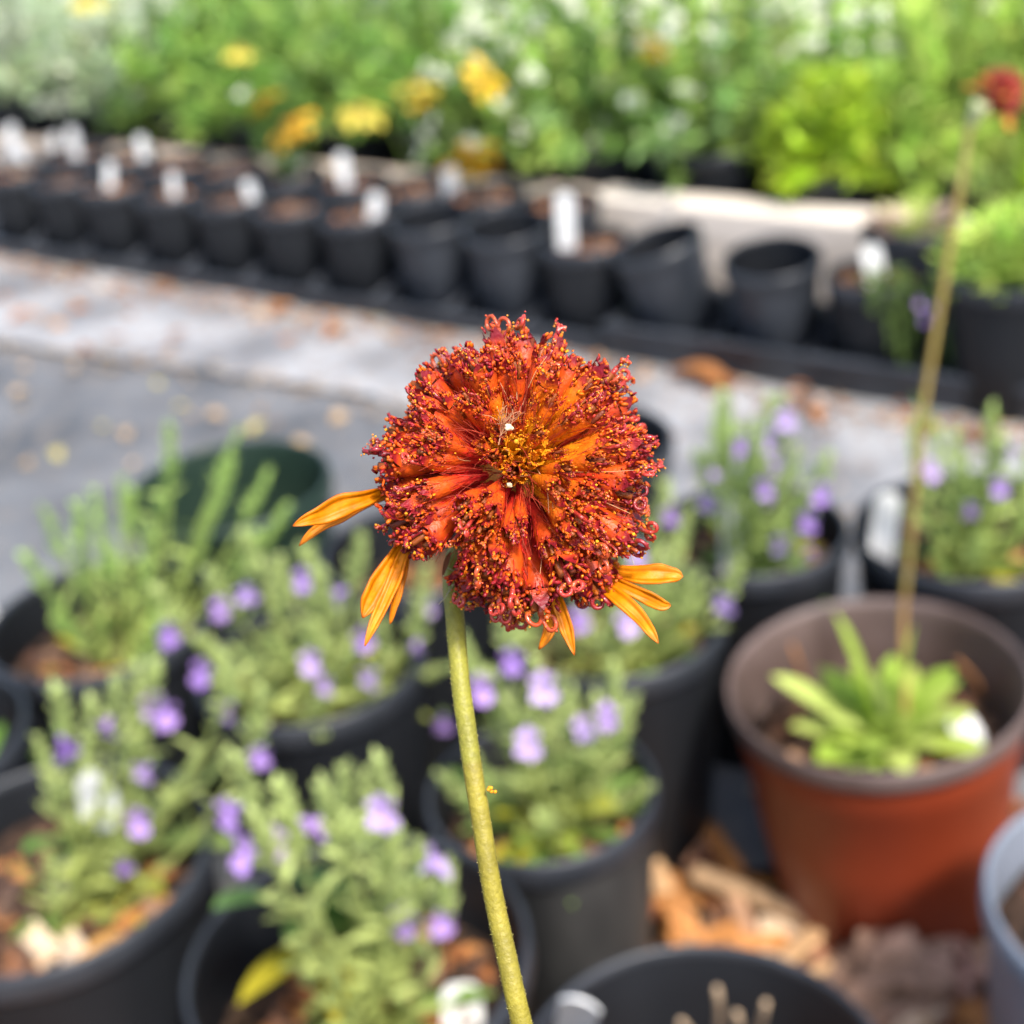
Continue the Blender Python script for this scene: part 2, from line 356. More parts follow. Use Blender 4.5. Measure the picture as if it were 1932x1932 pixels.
# ------------------------------------------------------------------ leafy spikes with purple flowers
def flower_mesh(kind, rs):
    mb = MB()
    pc = np.array([(0.48, 0.30, 0.68), (0.56, 0.39, 0.74), (0.38, 0.22, 0.60)][kind % 3])
    # calyx + throat
    mb.tube([(0, 0, 0), (0, 0.003, 0), (0, 0.0055, 0.0002)], [0.0013, 0.0017, 0.0012], 6, (0.2, 0.28, 0.1))
    mb.tube([(0, 0.004, 0), (0, 0.008, 0.0004), (0, 0.0105, 0.0008)], [0.0011, 0.0017, 0.0028], 8, pc*1.05, cap=False)
    for a, L, wd in [(90, 0.0055, 0.0055), (150, 0.005, 0.0042), (30, 0.005, 0.0042), (-58, 0.007, 0.0058), (-122, 0.007, 0.0058), (-90, 0.0075, 0.006)]:
        a = math.radians(a+rs.uniform(-8, 8)); o = np.array([math.cos(a), 0, math.sin(a)]); ctr = np.array([0, 0.0100, 0.0008])+o*0.0022
        d = unit(o + np.array([0, 0.35+rs.uniform(-.2, .2), 0])); up = unit(np.array([0, 1, 0])-d*d[1])
        mb.inst(LEAF8_V, LEAF8_T, LEAF8_Q, [ctr], frames([d], [up]), np.array([[wd, L, 0.004]]), [pc*rs.uniform(0.8, 1.15)])
    return mb.mesh('flower', M_PETAL)
_rs = random.Random(3)
FLOWERS = [flower_mesh(k, _rs) for k in range(6)]
def put_flower(parent, at, d, s=1.0):
    o = link('flower', FLOWERS[random.randrange(6)], parent, Vector(at))
    o.rotation_mode = 'QUATERNION'
    o.rotation_quaternion = Matrix(frames([d])[0].tolist()).to_quaternion(); o.scale = (s, s, s); return o

def spike_stem(mb, base, tip, sag, lw=1.0, top=(0.48, 0.56, 0.21), low=(0.40, 0.45, 0.12), dense=0.035, nodes=None):
    base = np.asarray(base, float); tip = np.asarray(tip, float)
    mid = base*0.45+tip*0.55 + np.asarray(sag)
    P = bez(base, mid, tip, 14); L = np.linalg.norm(np.diff(P, axis=0), axis=1).sum()
    mb.tube(P, np.linspace(0.0014, 0.0009, 14), 5, np.linspace(low, top, 14)*0.9, cap=True)
    def pt(t): x = t*13; i = min(int(x), 12); f = x-i; return P[i]*(1-f)+P[i+1]*f
    tan = unit(tip-base)
    # lower pairs
    k = max(3, int((L-dense)/0.017)); pos = []; dirs = []; sc = []; col = []
    a0 = RNG.uniform(0, 6.28)
    for q in range(k):
        t = (q+0.6)/k*(1-dense/L); p = pt(t); a0 += 1.57
        for h in (0, math.pi):
            a = a0+h+RNG.normal(0, 0.25); o = np.array([math.cos(a), math.sin(a), 0])
            d = unit(o*1.0+tan*RNG.uniform(0.3, 1.0)); ln = RNG.uniform(0.011, 0.021)*lw*(1.1-0.35*t)
            pos.append(p); dirs.append(d); sc.append((ln*RNG.uniform(0.20, 0.28), ln, ln*0.5)); col.append(np.array(low)*(1-t)+np.array(top)*t)
    # dense head
    k = int(dense/0.0036)
    for q in range(k):
        t = 1-dense/L*(1-(q+0.5)/k); p = pt(t); a0 += 0.75
        for h in range(4):
            a = a0+h*1.571+RNG.normal(0, 0.2); o = np.array([math.cos(a), math.sin(a), 0])
            d = unit(o*(0.9-0.45*q/k)+tan*RNG.uniform(0.7, 1.1)); ln = RNG.uniform(0.0062, 0.0105)*(1.1-0.35*q/k)
            pos.append(p); dirs.append(d); sc.append((ln*0.34, ln, ln*0.5)); col.append(np.array(top)*RNG.uniform(0.85, 1.2))
    n = len(pos); ups = np.tile(tan, (n, 1))+RNG.normal(0, 0.25, (n, 3))
    mb.inst(LEAF8_V, LEAF8_T, LEAF8_Q, pos, frames(dirs, ups), np.array(sc), np.array(col)*(1+RNG.normal(0, 0.13, (n, 1))))
    return tan

def herb(root, soil_z, flowers, tips, axis, extra=8, spread=0.055, hmin=0.05, hmax=0.11, top=(0.48, 0.56, 0.21), low=(0.40, 0.45, 0.12), basal=14, lw=1.0):
    """plant in a pot: flowers / tips are photo pixels levelled with the pot's upright axis"""
    base0 = np.array(root.location); loc = lambda p: np.asarray(p)-base0
    def start(tip):
        h = np.array([tip[0], tip[1]])*0.18; return np.array([h[0]+RNG.normal(0, 0.008), h[1]+RNG.normal(0, 0.008), soil_z-0.004])
    for (x, y) in flowers:
        f = loc(near_axis(x, y, axis, RNG.uniform(-0.075, -0.03)))
        side = unit(np.array([0, -1, 0.12])+RNG.normal(0, 0.45, 3))
        tip = f - side*0.009 + np.array([RNG.normal(0, 0.004), RNG.normal(0, 0.004), RNG.uniform(0.012, 0.026)])
        mb = MB(); sag = np.array([tip[0], tip[1], 0])*RNG.uniform(0.0, 0.3); spike_stem(mb, start(tip), tip, sag, lw, top, low)
        st = stuff_leaf(mb, root); put_flower(st, f-side*0.010, side, RNG.uniform(0.78, 1.02))
    for (x, y) in tips:
        tip = loc(near_axis(x, y, axis, RNG.uniform(-0.03, 0.03)))
        mb = MB(); spike_stem(mb, start(tip), tip, np.array([tip[0], tip[1], 0])*RNG.uniform(0, 0.3), lw, top, low, 0.042); stuff_leaf(mb, root)
    for _ in range(extra):
        a = RNG.uniform(0, 6.28); r = spread*math.sqrt(RNG.uniform(0.05, 1))
        tip = np.array([math.cos(a)*r, math.sin(a)*r, soil_z+RNG.uniform(hmin, hmax)])
        mb = MB(); spike_stem(mb, start(tip), tip, np.array([tip[0], tip[1], 0])*0.2, lw, top, low, 0.028); stuff_leaf(mb, root)
    for _ in range(basal):
        a = RNG.uniform(0, 6.28); d = unit([math.cos(a), math.sin(a), RNG.uniform(0.15, 0.9)]); ln = RNG.uniform(0.03, 0.055)
        c = np.array([0.17, 0.27, 0.06]) if RNG.uniform() < 0.8 else np.array([0.45, 0.38, 0.03])
        mb = MB(); big_leaf(mb, np.array([0.006*math.cos(a), 0.006*math.sin(a), soil_z]), d, ln, ln*0.2, c); mb.build('leaf', M_LEAF, root)
def stuff_leaf(mb, root): return mb.build('leafy_stem', M_LEAF, root)
def big_leaf(mb, base, d, ln, wd, col, droop=0.5, fold=0.25, nseg=9, blunt=0.5):
    d = unit(d); side = unit(np.cross(d, [0, 0, 1])); rows = []
    p = np.array(base, float); dd = d.copy()
    for i in range(nseg+1):
        t = i/nseg; wv = wd*0.5*(math.sin(math.pi*min(1, t**(0.7+blunt)*0.97+0.03))**0.8+0.06*(1-t))
        nrm = unit(np.cross(side, dd))
        rows += [p-side*wv+nrm*wv*fold, p, p+side*wv+nrm*wv*fold]
        p = p+dd*ln/nseg; dd = unit(dd+np.array([0, 0, -droop/nseg]))
    Q = []
    for i in range(nseg):
        a = i*3; Q += [(a, a+1, a+4, a+3), (a+1, a+2, a+5, a+4)]
    c = np.tile(col, (len(rows), 1))*np.repeat(np.linspace(0.9, 1.08, nseg+1), 3)[:, None]
    c[1::3] *= 1.12
    mb.add(rows, None, Q, c)

POTS = {'A': (-0.229, 0.516, 0.150, 0.152), 'C': (-0.081, 0.436, 0.150, 0.145), 'D': (0.001, 0.541, 0.140, 0.113), 'E': (0.050, 0.662, 0.150, 0.125),
        'F': (0.142, 0.748, 0.150, 0.118), 'G': (0.272, 0.722, 0.150, 0.140), 'H': (0.174, 0.584, 0.150, 0.150), 'I': (0.243, 0.419, 0.150, 0.140),
        'J': (0.048, 0.352, 0.150, 0.142), 'K': (-0.191, 0.884, 0.150, 0.143), 'L': (-0.063, 0.766, 0.150, 0.118), 'M': (-0.248, 0.725, 0.150, 0.135),
        'N': (-0.118, 0.653, 0.150, 0.125), 'B': (-0.332, 0.618, 0.150, 0.130), 'P': (0.051, 0.897, 0.150, 0.130)}
GH = 'purple flowered herbs in black pots'
def potted(key, name, label, cat, group=None, **kw):
    x, y, h, d = POTS[key]; r = thing(name, label, cat, (x, y, 0.0055 if y > 0.6 else 0.001), group)
    r.rotation_euler = (random.uniform(-0.015, 0.015), random.uniform(-0.015, 0.015), random.uniform(0, 0.4) if False else 0)
    make_pot(r, d/2, h, **kw); return r

rA = potted('A', 'potted_herb', 'purple flowered herb in wide black pot with bark chips at its front rim', 'potted plant', GH, chips=80, chip=(0.007, 0.02))
herb(rA, 0.12, [(135, 1415), (210, 1380), (320, 1350), (275, 1465), (270, 1555), (240, 1640), (430, 1345), (500, 1435), (300, 1335)], [(80, 1400), (380, 1420), (430, 1430), (290, 1300), (180, 1330), (340, 1480)], POTS['A'], 2, 0.03, 0.03, 0.06, basal=7)
rC = potted('C', 'potted_herb', 'purple flowered herb in black pot with long yellowing basal leaves and mostly shaded bare soil', 'potted plant', GH, chips=110, soil=0.72)
herb(rC, 0.11, [(450, 1545), (480, 1620), (535, 1600), (605, 1570), (740, 1540), (775, 1745), (845, 1750), (835, 1640)], [(550, 1480), (660, 1460), (700, 1470), (620, 1500), (760, 1580), (800, 1600)], POTS['C'], 3, 0.03, 0.04, 0.08, basal=8)
rD = potted('D', 'potted_herb', 'purple flowered herb in narrow dusty black pot behind the tall flower stem', 'potted plant', GH, mo=M_DUSTY, chips=90)
herb(rD, 0.112, [(975, 1255), (1035, 1305), (915, 1305), (1005, 1410), (1110, 1380), (1155, 1360)], [(940, 1280), (1060, 1290), (1130, 1330), (1200, 1330), (1080, 1330), (1010, 1330)], POTS['D'], 11, 0.06, 0.015, 0.06, basal=16)
rE = potted('E', 'potted_herb', 'purple flowered herb in black pot right behind the large red flower head', 'potted plant', GH)
herb(rE, 0.12, [(1375, 1145), (1190, 1180), (1100, 1175), (1275, 985), (1210, 1050)], [(1290, 1010), (1270, 1080), (1330, 1090), (1240, 1160), (1150, 1150), (1180, 1060), (1330, 1150)], POTS['E'], 12, 0.065, 0.02, 0.08)
rF = potted('F', 'potted_herb', 'tall purple flowered herb in black pot beside a leaning white tag', 'potted plant', GH)
herb(rF, 0.12, [(1480, 790), (1395, 840), (1450, 830), (1465, 880), (1345, 900), (1335, 945), (1440, 920), (1455, 940), (1545, 930), (1525, 980), (1475, 1025), (1530, 1035)], [(1450, 755), (1370, 790), (1560, 890), (1420, 800), (1500, 850), (1310, 860), (1400, 900)], POTS['F'], 6, 0.045, 0.05, 0.12, top=(0.40, 0.51, 0.18), low=(0.31, 0.40, 0.10))
rG = potted('G', 'potted_herb', 'purple flowered herb in black pot behind the red pot with a tall white tag', 'potted plant', GH)
herb(rG, 0.12, [(1765, 890), (1845, 970), (1900, 925), (1920, 855)], [(1820, 860), (1850, 900), (1880, 960), (1960, 880), (1790, 930), (1740, 800), (1735, 830)], POTS['G'], 9, 0.05, 0.04, 0.1, top=(0.42, 0.53, 0.17), low=(0.35, 0.41, 0.10))
rN = potted('N', 'potted_herb', 'bushy purple flowered herb in black pot in front of the dark green pot', 'potted plant', GH)
herb(rN, 0.12, [(470, 1120), (420, 1150), (575, 1095), (640, 1125), (590, 1250), (615, 1295), (385, 1270), (810, 1150), (785, 1230), (700, 1280), (690, 1205), (705, 1355), (840, 1370), (320, 1195)], [(520, 1060), (610, 1080), (560, 1180), (650, 1200), (740, 1250), (500, 1200), (450, 1220), (760, 1330)], POTS['N'], 9, 0.065, 0.02, 0.08)
rM = potted('M', 'potted_herb', 'tall herb with bare green spikes and few flowers in black pot', 'potted plant', GH)
herb(rM, 0.115, [(275, 1270), (330, 1205)], [(325, 805), (335, 870), (455, 815), (445, 870), (185, 930), (235, 905), (90, 960), (510, 890), (540, 960), (150, 1010), (290, 1000), (400, 960), (350, 1060), (480, 1010)], POTS['M'], 5, 0.05, 0.05, 0.13, top=(0.40, 0.55, 0.16), low=(0.36, 0.41, 0.11))
# pots without (much of) a plant
potted('K', 'plant_pot', 'empty dark green pot standing behind the tall green herb spikes', 'pot', mo=M_GREENPOT, mr=M_GREENPOT, soil=0.45, chips=25)
potted('L', 'plant_pot', 'black pot without a plant half hidden behind the orange petals', 'pot', soil=0.75)
potted('P', 'plant_pot', 'black pot peeping out behind the right side of the red flower head', 'pot', soil=0.7, chips=20)
rB = potted('B', 'potted_seedling', 'black pot with one green seedling leaf beside the herb spikes pot', 'potted plant', soil=0.7)
for a in (0.2, 1.2, 2.6, -0.6):
    mb = MB(); big_leaf(mb, np.array([0.02, 0.0, 0.104]), [math.cos(a), math.sin(a), 0.7], 0.05, 0.016, (0.14, 0.27, 0.05)); mb.build('leaf', M_LEAF, rB)
potted('I', 'plant_pot', 'pale grey blue plastic pot of bark chips beside the red pot', 'pot', mo=M_GREYPOT, mr=M_GREYPOT, soil=0.8, chips=90, chip=(0.008, 0.022))
rJ = potted('J', 'plant_pot', 'black pot with dry stalk stubs and a white tag in front of the mulch', 'pot', soil=0.62, chips=120, chip=(0.008, 0.022))
zj = 0.150*0.62
for (x0, y0, x1, y1, r) in [(1345, 1985, 1358, 1868, 0.0016), (1410, 1975, 1450, 1895, 0.0016), (1300, 1975, 1290, 1930, 0.0016), (1385, 1990, 1395, 1915, 0.0016)]:
    a = atz(x0, y0, zj+0.002)-np.array(rJ.location); b = near_axis(x1, y1, (rJ.location[0], rJ.location[1]-0.0), 0.02)-np.array(rJ.location)
    mb = MB(); mb.tube(spline([a-np.array([0, 0, 0.01]), a*0.5+b*0.5+np.array([0.002, 0, 0]), b], 6), [r, r, r*0.95, r*0.9, r*0.85, r*0.8], 7, (0.42, 0.3, 0.19)); mb.build('dry_stalk', M_TWIG, rJ)

# long basal leaves in the front herb pots
for (root, leaves) in ((rC, [((690, 1790), (435, 1700), 0.030, (0.16, 0.29, 0.08)), ((680, 1800), (470, 1880), 0.018, (0.5, 0.42, 0.03)), ((670, 1800), (640, 1925), 0.015, (0.62, 0.46, 0.02)), ((690, 1800), (560, 1760), 0.022, (0.19, 0.31, 0.1)), ((700, 1790), (740, 1700), 0.022, (0.17, 0.29, 0.1)), ((690, 1780), (560, 1640), 0.022, (0.2, 0.31, 0.12))]),
                       (rA, [((220, 1620), (60, 1600), 0.022, (0.15, 0.30, 0.06)), ((230, 1640), (210, 1740), 0.018, (0.5, 0.47, 0.05)), ((240, 1640), (310, 1720), 0.016, (0.45, 0.46, 0.07)), ((240, 1620), (450, 1600), 0.017, (0.2, 0.27, 0.07)), ((230, 1620), (120, 1570), 0.016, (0.2, 0.28, 0.06))]),
                       (rD, [((1030, 1560), (1160, 1530), 0.022, (0.42, 0.43, 0.07)), ((1030, 1570), (1080, 1610), 0.018, (0.26, 0.33, 0.04)), ((1020, 1560), (950, 1540), 0.018, (0.4, 0.37, 0.03)), ((1030, 1560), (1190, 1400), 0.014, (0.18, 0.27, 0.06)), ((1020, 1560), (880, 1520), 0.014, (0.2, 0.28, 0.07)), ((1020, 1570), (1000, 1600), 0.016, (0.3, 0.38, 0.08))])):
    b0 = np.array(root.location)
    for (pa, pb, wd, c) in leaves:
        a = atz(*pa, 0.115)-b0; b = near_axis(*pb, (b0[0], b0[1]-0.03))-b0
        v = b-a; mb = MB(); big_leaf(mb, a, v+np.array([0, 0, np.linalg.norm(v)*0.35]), np.linalg.norm(v)*1.06, wd, c, 0.75); mb.build('leaf', M_LEAF, root)

# ------------------------------------------------------------------ red pot with a rosette and a second bloom
x, y, h, d = POTS['H']
rH = thing('potted_blanket_flower', 'light green leaf rosette with one tall red bloom in terracotta coloured plastic pot', 'potted plant', (x+.010, y, 0.004))
rH.rotation_euler = (0.0, -0.07, 0)
RI = np.array(rH.rotation_euler.to_matrix())          # world offset -> pot space: v @ RI
RR = d/2
mb = MB(); b = RR*0.74
mb.lathe([(0.001, 0), (b*0.93, 0), (b, 0.004), (b+(RR-b)*0.5, h*0.5), (RR*0.925, h-0.034), (RR*0.94, h-0.032), (RR*0.955, h-0.012)], 72); p = mb.build('pot', M_RED, rH)
mb = MB(); mb.lathe([(RR*0.955, h-0.0135), (RR*0.995, h-0.012), (RR*1.005, h-0.008), (RR*1.0, h-0.0015), (RR*0.992, h), (RR*0.976, h-0.0005), (RR*0.955, h-0.006)], 72); mb.build('rim', M_BROWNIN, p)
mb = MB(); mb.lathe([(RR*0.955, h-0.003), (RR*0.93, h-0.012), (RR*0.935, h-0.016), (RR*0.90, h-0.03), (RR*0.905, h-0.034), (RR*0.86, h*0.62), (0.001, h*0.6)], 72); mb.build('inner_wall', M_BROWNIN, p)
sz = h*0.72
mb = MB(); k, m = 8, 32; V = [(0, 0, sz)]
for i in range(1, k+1):
    for j in range(m):
        r = RR*0.885*i/k; an = 2*math.pi*j/m; V.append((r*math.cos(an), r*math.sin(an), sz+RNG.normal(0, 0.0016)))
mb.add(V, [(0, 1+j, 1+(j+1) % m) for j in range(m)], [(1+(i-1)*m+j, 1+i*m+j, 1+i*m+(j+1) % m, 1+(i-1)*m+(j+1) % m) for i in range(1, k) for j in range(m)])
sl_ = mb.build('soil', M_SOIL, rH)
n_ = 130; an = RNG.uniform(0, 6.28, n_); r = RR*0.72*np.sqrt(RNG.uniform(0, 1, n_))
mb = MB(); add_chips(mb, np.stack([r*np.cos(an), r*np.sin(an), np.full(n_, sz+0.003)], 1), 0.006, 0.02, BARK[[1, 2, 3, 5, 6]]); stuff(mb.build('bark_chips', M_CHIP, sl_, False))
b0 = np.array(rH.location); ctr = np.array([0.006, -0.004, sz+0.002])
GRN = [(0.36, 0.48, 0.075), (0.42, 0.53, 0.10), (0.30, 0.43, 0.06), (0.46, 0.54, 0.14)]
tips = [(1500, 1285, .014, .9), (1545, 1350, .012, .3), (1612, 1160, .017, 1.3), (1780, 1185, .018, 1.2), (1830, 1275, .016, .7), (1845, 1345, .015, .25), (1790, 1385, .014, .1), (1740, 1410, .017, .1), (1690, 1425, .018, .1), (1640, 1420, .017, .1), (1590, 1405, .017, .15), (1560, 1310, .012, .6), (1710, 1250, .013, 1.2), (1660, 1330, .017, .5), (1720, 1340, .017, .5), (1770, 1320, .016, .4), (1620, 1370, .016, .3), (1690, 1380, .016, .3), (1740, 1290, .014, .9), (1640, 1260, .013, 1.0)]
for (px, py, wd, up) in tips:
    tip = (atz(px, py, sz+.016+.03*up) if up < .8 else near_axis(px, py, (b0[0]+ctr[0], b0[1]+ctr[1]), 0.0))-b0
    v = tip-ctr; L = np.linalg.norm(v); mb = MB()
    big_leaf(mb, ctr+np.array([v[0]*0.1, v[1]*0.1, 0]), v+np.array([0, 0, L*0.25*(0.4+up)]), L*1.03, wd*1.3, GRN[random.randrange(4)], 0.35*(1.4-up)+0.1, 0.16, 10, 0.9)
    mb.build('leaf', M_LEAF, rH)
for k in range(20):
    a = k*2.4; e = .45+.9*(1-k/20); L = RNG.uniform(.036, .058); mb = MB()
    big_leaf(mb, ctr, (math.cos(a), math.sin(a), e), L, L*.28, GRN[random.randrange(4)], .6, .16, 9, .9); mb.build('leaf', M_LEAF, rH)
# dry sticks in the pot
for (pa, pb) in [((1545, 1330), (1533, 1205)), ((1490, 1375), (1570, 1330)), ((1880, 1330), (1845, 1250))]:
    a = atz(*pa, sz)-b0; bb = near_axis(*pb, (b0[0]-0.02, b0[1]+0.03))-b0
    mb = MB(); mb.tube(spline([a, a*.5+bb*.5+np.array([.002, 0, 0]), bb], 6), [.0018, .0018, .0016, .0014, .0012, .001], 6, (0.3, 0.13, 0.05)); mb.build('dry_stalk', M_TWIG, rH)
# tall stalk and its nodding bloom
pts = [ctr+b0-np.array([0, 0, .006])] + [aty(px, py, yy) for px, py, yy in [(1704, 1180, .60), (1711, 1090, .60), (1724, 950, .60), (1738, 800, .60), (1755, 690, .60), (1790, 480, .60), (1815, 330, .60), (1829, 245, .60), (1852, 195, .598)]]
P = spline((np.array(pts)-b0)@RI, 40)
cc = np.array([(0.30, 0.17, 0.06)]*8+[(0.30, 0.22, 0.07)]*10+[(0.33, 0.24, 0.07)]*12+[(0.36, 0.31, 0.1)]*6+[(0.38, 0.42, 0.22)]*4)
rad = np.concatenate([np.linspace(0.0018, 0.0016, 34), np.linspace(0.0017, 0.0042, 6)])
mb = MB(); mb.tube(P, rad, 8, cc); stalk = mb.build('flower_stalk', M_STEM, rH)
# side leaf on stalk
for (pa, pb, wd) in [((1740, 800), (1722, 735), .006), ((1735, 830), (1765, 770), .006)]:
    a = (aty(*pa, .6)-b0)@RI; v = (aty(*pb, .6)-b0)@RI-a; mb = MB(); big_leaf(mb, a, v, np.linalg.norm(v), wd, (0.28, 0.42, 0.1), 0.1); mb.build('leaf', M_LEAF, stalk)
hc = (aty(1884, 178, .602)-b0)@RI; ax = unit(np.array([0.75, 0.25, 0.35]))
mb = MB(); nfl = 110
gi = np.arange(nfl)+0.5; ph = np.arccos(1-gi/nfl*1.3); th = gi*2.39996
fr = frames([ax])[0]; loc = np.stack([np.sin(ph)*np.cos(th), np.cos(ph), np.sin(ph)*np.sin(th)], 1)@fr.T
mb.inst(LEAF4_V+[], LEAF4_T, None, hc+loc*0.003, frames(loc, RNG.normal(size=(nfl, 3))), np.tile([.0032, .0088, .0024], (nfl, 1)), jit((0.50, 0.10, 0.07), nfl, 0.2))
mb.inst(ICO_V, ICO_T, None, [hc], np.eye(3)[None], np.array([[.0055]*3]), [(0.42, 0.07, 0.04)]); hd = mb.build('flower_head', M_PETAL, stalk)
for a in (0.4, 1.5, 2.7, 3.9, 5.2):
    mb = MB(); o = (math.cos(a)*fr[:, 0]+math.sin(a)*fr[:, 2]); big_leaf(mb, hc+o*0.005-ax*0.002, o-ax*0.3, 0.011, 0.005, (0.62, 0.27, 0.04), 0.2); mb.build('petal', M_PETAL, hd)

# ------------------------------------------------------------------ white tags
def tag_mesh(L, wd):
    mb = MB(); h = wd/2; o = [(-h, 0.012), (-h, L-0.004), (-h+0.003, L-0.0008), (-h+0.005, L), (h-0.005, L), (h-0.003, L-0.0008), (h, L-0.004), (h, 0.012), (h*0.35, 0), (-h*0.35, 0)]
    n = len(o); t = 0.0005
    V = [(x, -t+0.0012*math.cos(x/h*1.4), z) for x, z in o]+[(x, t+0.0012*math.cos(x/h*1.4), z) for x, z in o]+[(0, -t+.0012, L*0.5), (0, t+.0012, L*0.5)]
    T = [(i, (i+1) % n, 2*n) for i in range(n)]+[(n+(i+1) % n, n+i, 2*n+1) for i in range(n)]
    Q = [((i+1) % n, i, n+i, n+(i+1) % n) for i in range(n)]
    mb.add(V, T, Q); return mb.mesh('plant_tag', M_TAG, False)
TAGS = {}
def put_tag(base, rx=0.0, ry=0.0, rz=0.0, L=0.075, wd=0.016, label=None, group=None):
    k = (L, wd)
    if k not in TAGS: TAGS[k] = tag_mesh(L, wd)
    o = link('plant_tag', TAGS[k], None, Vector(base)); o.rotation_euler = (rx, ry, rz)
    return tag(o, label, 'plant tag', group)
put_tag(atz(1385, 1128, .120)-np.array([0, 0.0, .022]), -0.1, 0.02, -0.1, 0.088, 0.0155, 'white plastic tag leaning at the front of the tall herb pot')
put_tag(atz(1652, 1108, .120)-np.array([0, 0, .022]), -0.08, 0.10, 0.05, 0.082, 0.0155, 'tall white plastic tag between dark rim and herb stems behind the red pot')
put_tag(near_axis(203, 1560, POTS['A'], -.03)-np.array([0, 0, .002]), -0.1, -0.10, 0.2, 0.031, 0.018, 'white plastic tag among purple flowers in the wide black pot')
put_tag(atz(22, 1250, .115)-np.array([0, 0, .02]), -0.1, -0.15, 0.5, 0.065, 0.017, 'white plastic tag in the pot of tall green spikes')
put_tag(atz(1868, 1412, .135)-np.array([0.0, -0.012, .014]), -1.15, 0.25, 0.3, 0.026, 0.018, 'short white plastic tag bent over the brown rim of the red pot')
put_tag(atz(868, 2010, .108)-np.array([0, 0, .018]), -0.6, 0.3, 0.3, 0.045, 0.018, 'white plastic tag lying back in the herb pot with yellowing leaves')
def tag_between(a, b_, wd, label):
    v = np.asarray(b_)-np.asarray(a); o = put_tag(a, L=round(float(np.linalg.norm(v)), 4), wd=wd, label=label)
    z_ = unit(v); y_ = np.asarray(a)-CO; y_ = unit(y_-z_*y_.dot(z_)); o.rotation_euler = Matrix(np.stack([np.cross(y_, z_), y_, z_], 1).tolist()).to_euler(); return o
tag_between(atz(1060, 2025, zj), near_axis(1096, 1893, POTS['J'], -.035), .0135, 'white plastic tag beside the dry stalk stubs')

# ------------------------------------------------------------------ twigs, clods and leaf litter
def twig(P, r, label, col=(0.42, 0.27, 0.15)):
    mb = MB(); n = 24; Q = spline(P, n); Q += RNG.normal(0, r*0.06, Q.shape)
    mb.tube(Q, r*(1-0.35*np.linspace(0, 1, n))*(1+RNG.normal(0, 0.08, n)), 9, np.tile(col, (n, 1))*RNG.uniform(0.8, 1.2, (n, 1)))
    return tag(mb.build('twig', M_TWIG), label, 'twig')
twig([atz(1310, 1650, .02), atz(1400, 1680, .022), atz(1500, 1725, .02), atz(1590, 1765, .016)], 0.0068, 'thick pale tan stick lying on mulch in front of the red pot')
twig([atz(1400, 1655, .012), atz(1470, 1675, .016), atz(1520, 1720, .012)], 0.0028, 'thin orange brown twig beside the thick pale stick', (0.36, 0.15, 0.04))
def clod(p, s, label, col):
    v = ICO_V.copy(); import mathutils.noise as mn
    import bmesh
    b = bmesh.new(); bmesh.ops.create_icosphere(b, subdivisions=4, radius=1.0)
    v = np.array([q.co[:] for q in b.verts]); t = np.array([[x.index for x in f.verts] for f in b.faces]); b.free()
    o = np.array([mn.noise(Vector(q*1.7+p*50))*0.45+mn.noise(Vector(q*4.5+p*90))*0.28+mn.noise(Vector(q*11+p*30))*0.12 for q in v])
    c = np.array(col)[None]*(1+1.5*np.clip(o, -0.45, 0.4))[:, None]
    mb = MB(); mb.add(v*(1+o)[:, None]*np.array(s), t, None, c); return tag(mb.build('bark_clod', M_CHIP, None, True, Vector(p)), label, 'clod')
clod(atz(1690, 1850, .018), (.030, .022, .022), 'large rough grey brown bark clod on mulch below the red pot', (0.26, 0.16, 0.11))
clod(atz(1620, 1890, .012), (.018, .016, .013), 'small brown bark clod beside the larger rough one', (0.3, 0.19, 0.13))
clod(atz(1790, 1840, .014), (.016, .020, .016), 'reddish brown bark clod between the red pot and the pale grey pot', (0.25, 0.13, 0.09))
def chip_obj(p, s, rz, tilt, col, label, group):
    mb = MB(); mb.inst(CHIP_V, None, CHIP_Q, [np.zeros(3)], np.eye(3)[None], np.array([s]), [col])
    o = mb.build('bark_chip', M_CHIP, None, False, Vector(p)); o.rotation_euler = (tilt[0], tilt[1], rz)
    return tag(o, label, 'bark chip', group)
GC = 'large bark chips lying on the mulch'
for (px, py) in [(1240, 1650), (1270, 1740), (1310, 1860-90), (1430, 1780), (1230, 1700), (1490, 1800), (1590, 1840), (1400, 1730), (1860, 1730), (1360, 1600), (1340, 1770), (1500, 1850), (1820, 1900), (1740, 1920)]:
    chip_obj(atz(px, py, .017), (RNG.uniform(.007, .015), RNG.uniform(.024, .052), RNG.uniform(.003, .006)), RNG.uniform(0, 3.1), RNG.normal(0, .25, 2), BARK[random.choice([0, 1, 1, 4, 5])]*RNG.uniform(.9, 1.2), 'chunky tan bark chip lying on the mulch in front of the red pot', GC)
for (px, py, c) in [(75, 1780, (0.62, 0.47, 0.32)), (135, 1790, (0.6, 0.46, 0.33)), (190, 1790, (0.55, 0.28, 0.08)), (120, 1660, (0.5, 0.38, 0.24))]:
    chip_obj(atz(px, py, .128), (.013, .022, .008), RNG.uniform(0, 3), RNG.normal(0, .2, 2), c, 'pale bark chip on the soil of the wide herb pot', 'pale chips in the wide herb pot')

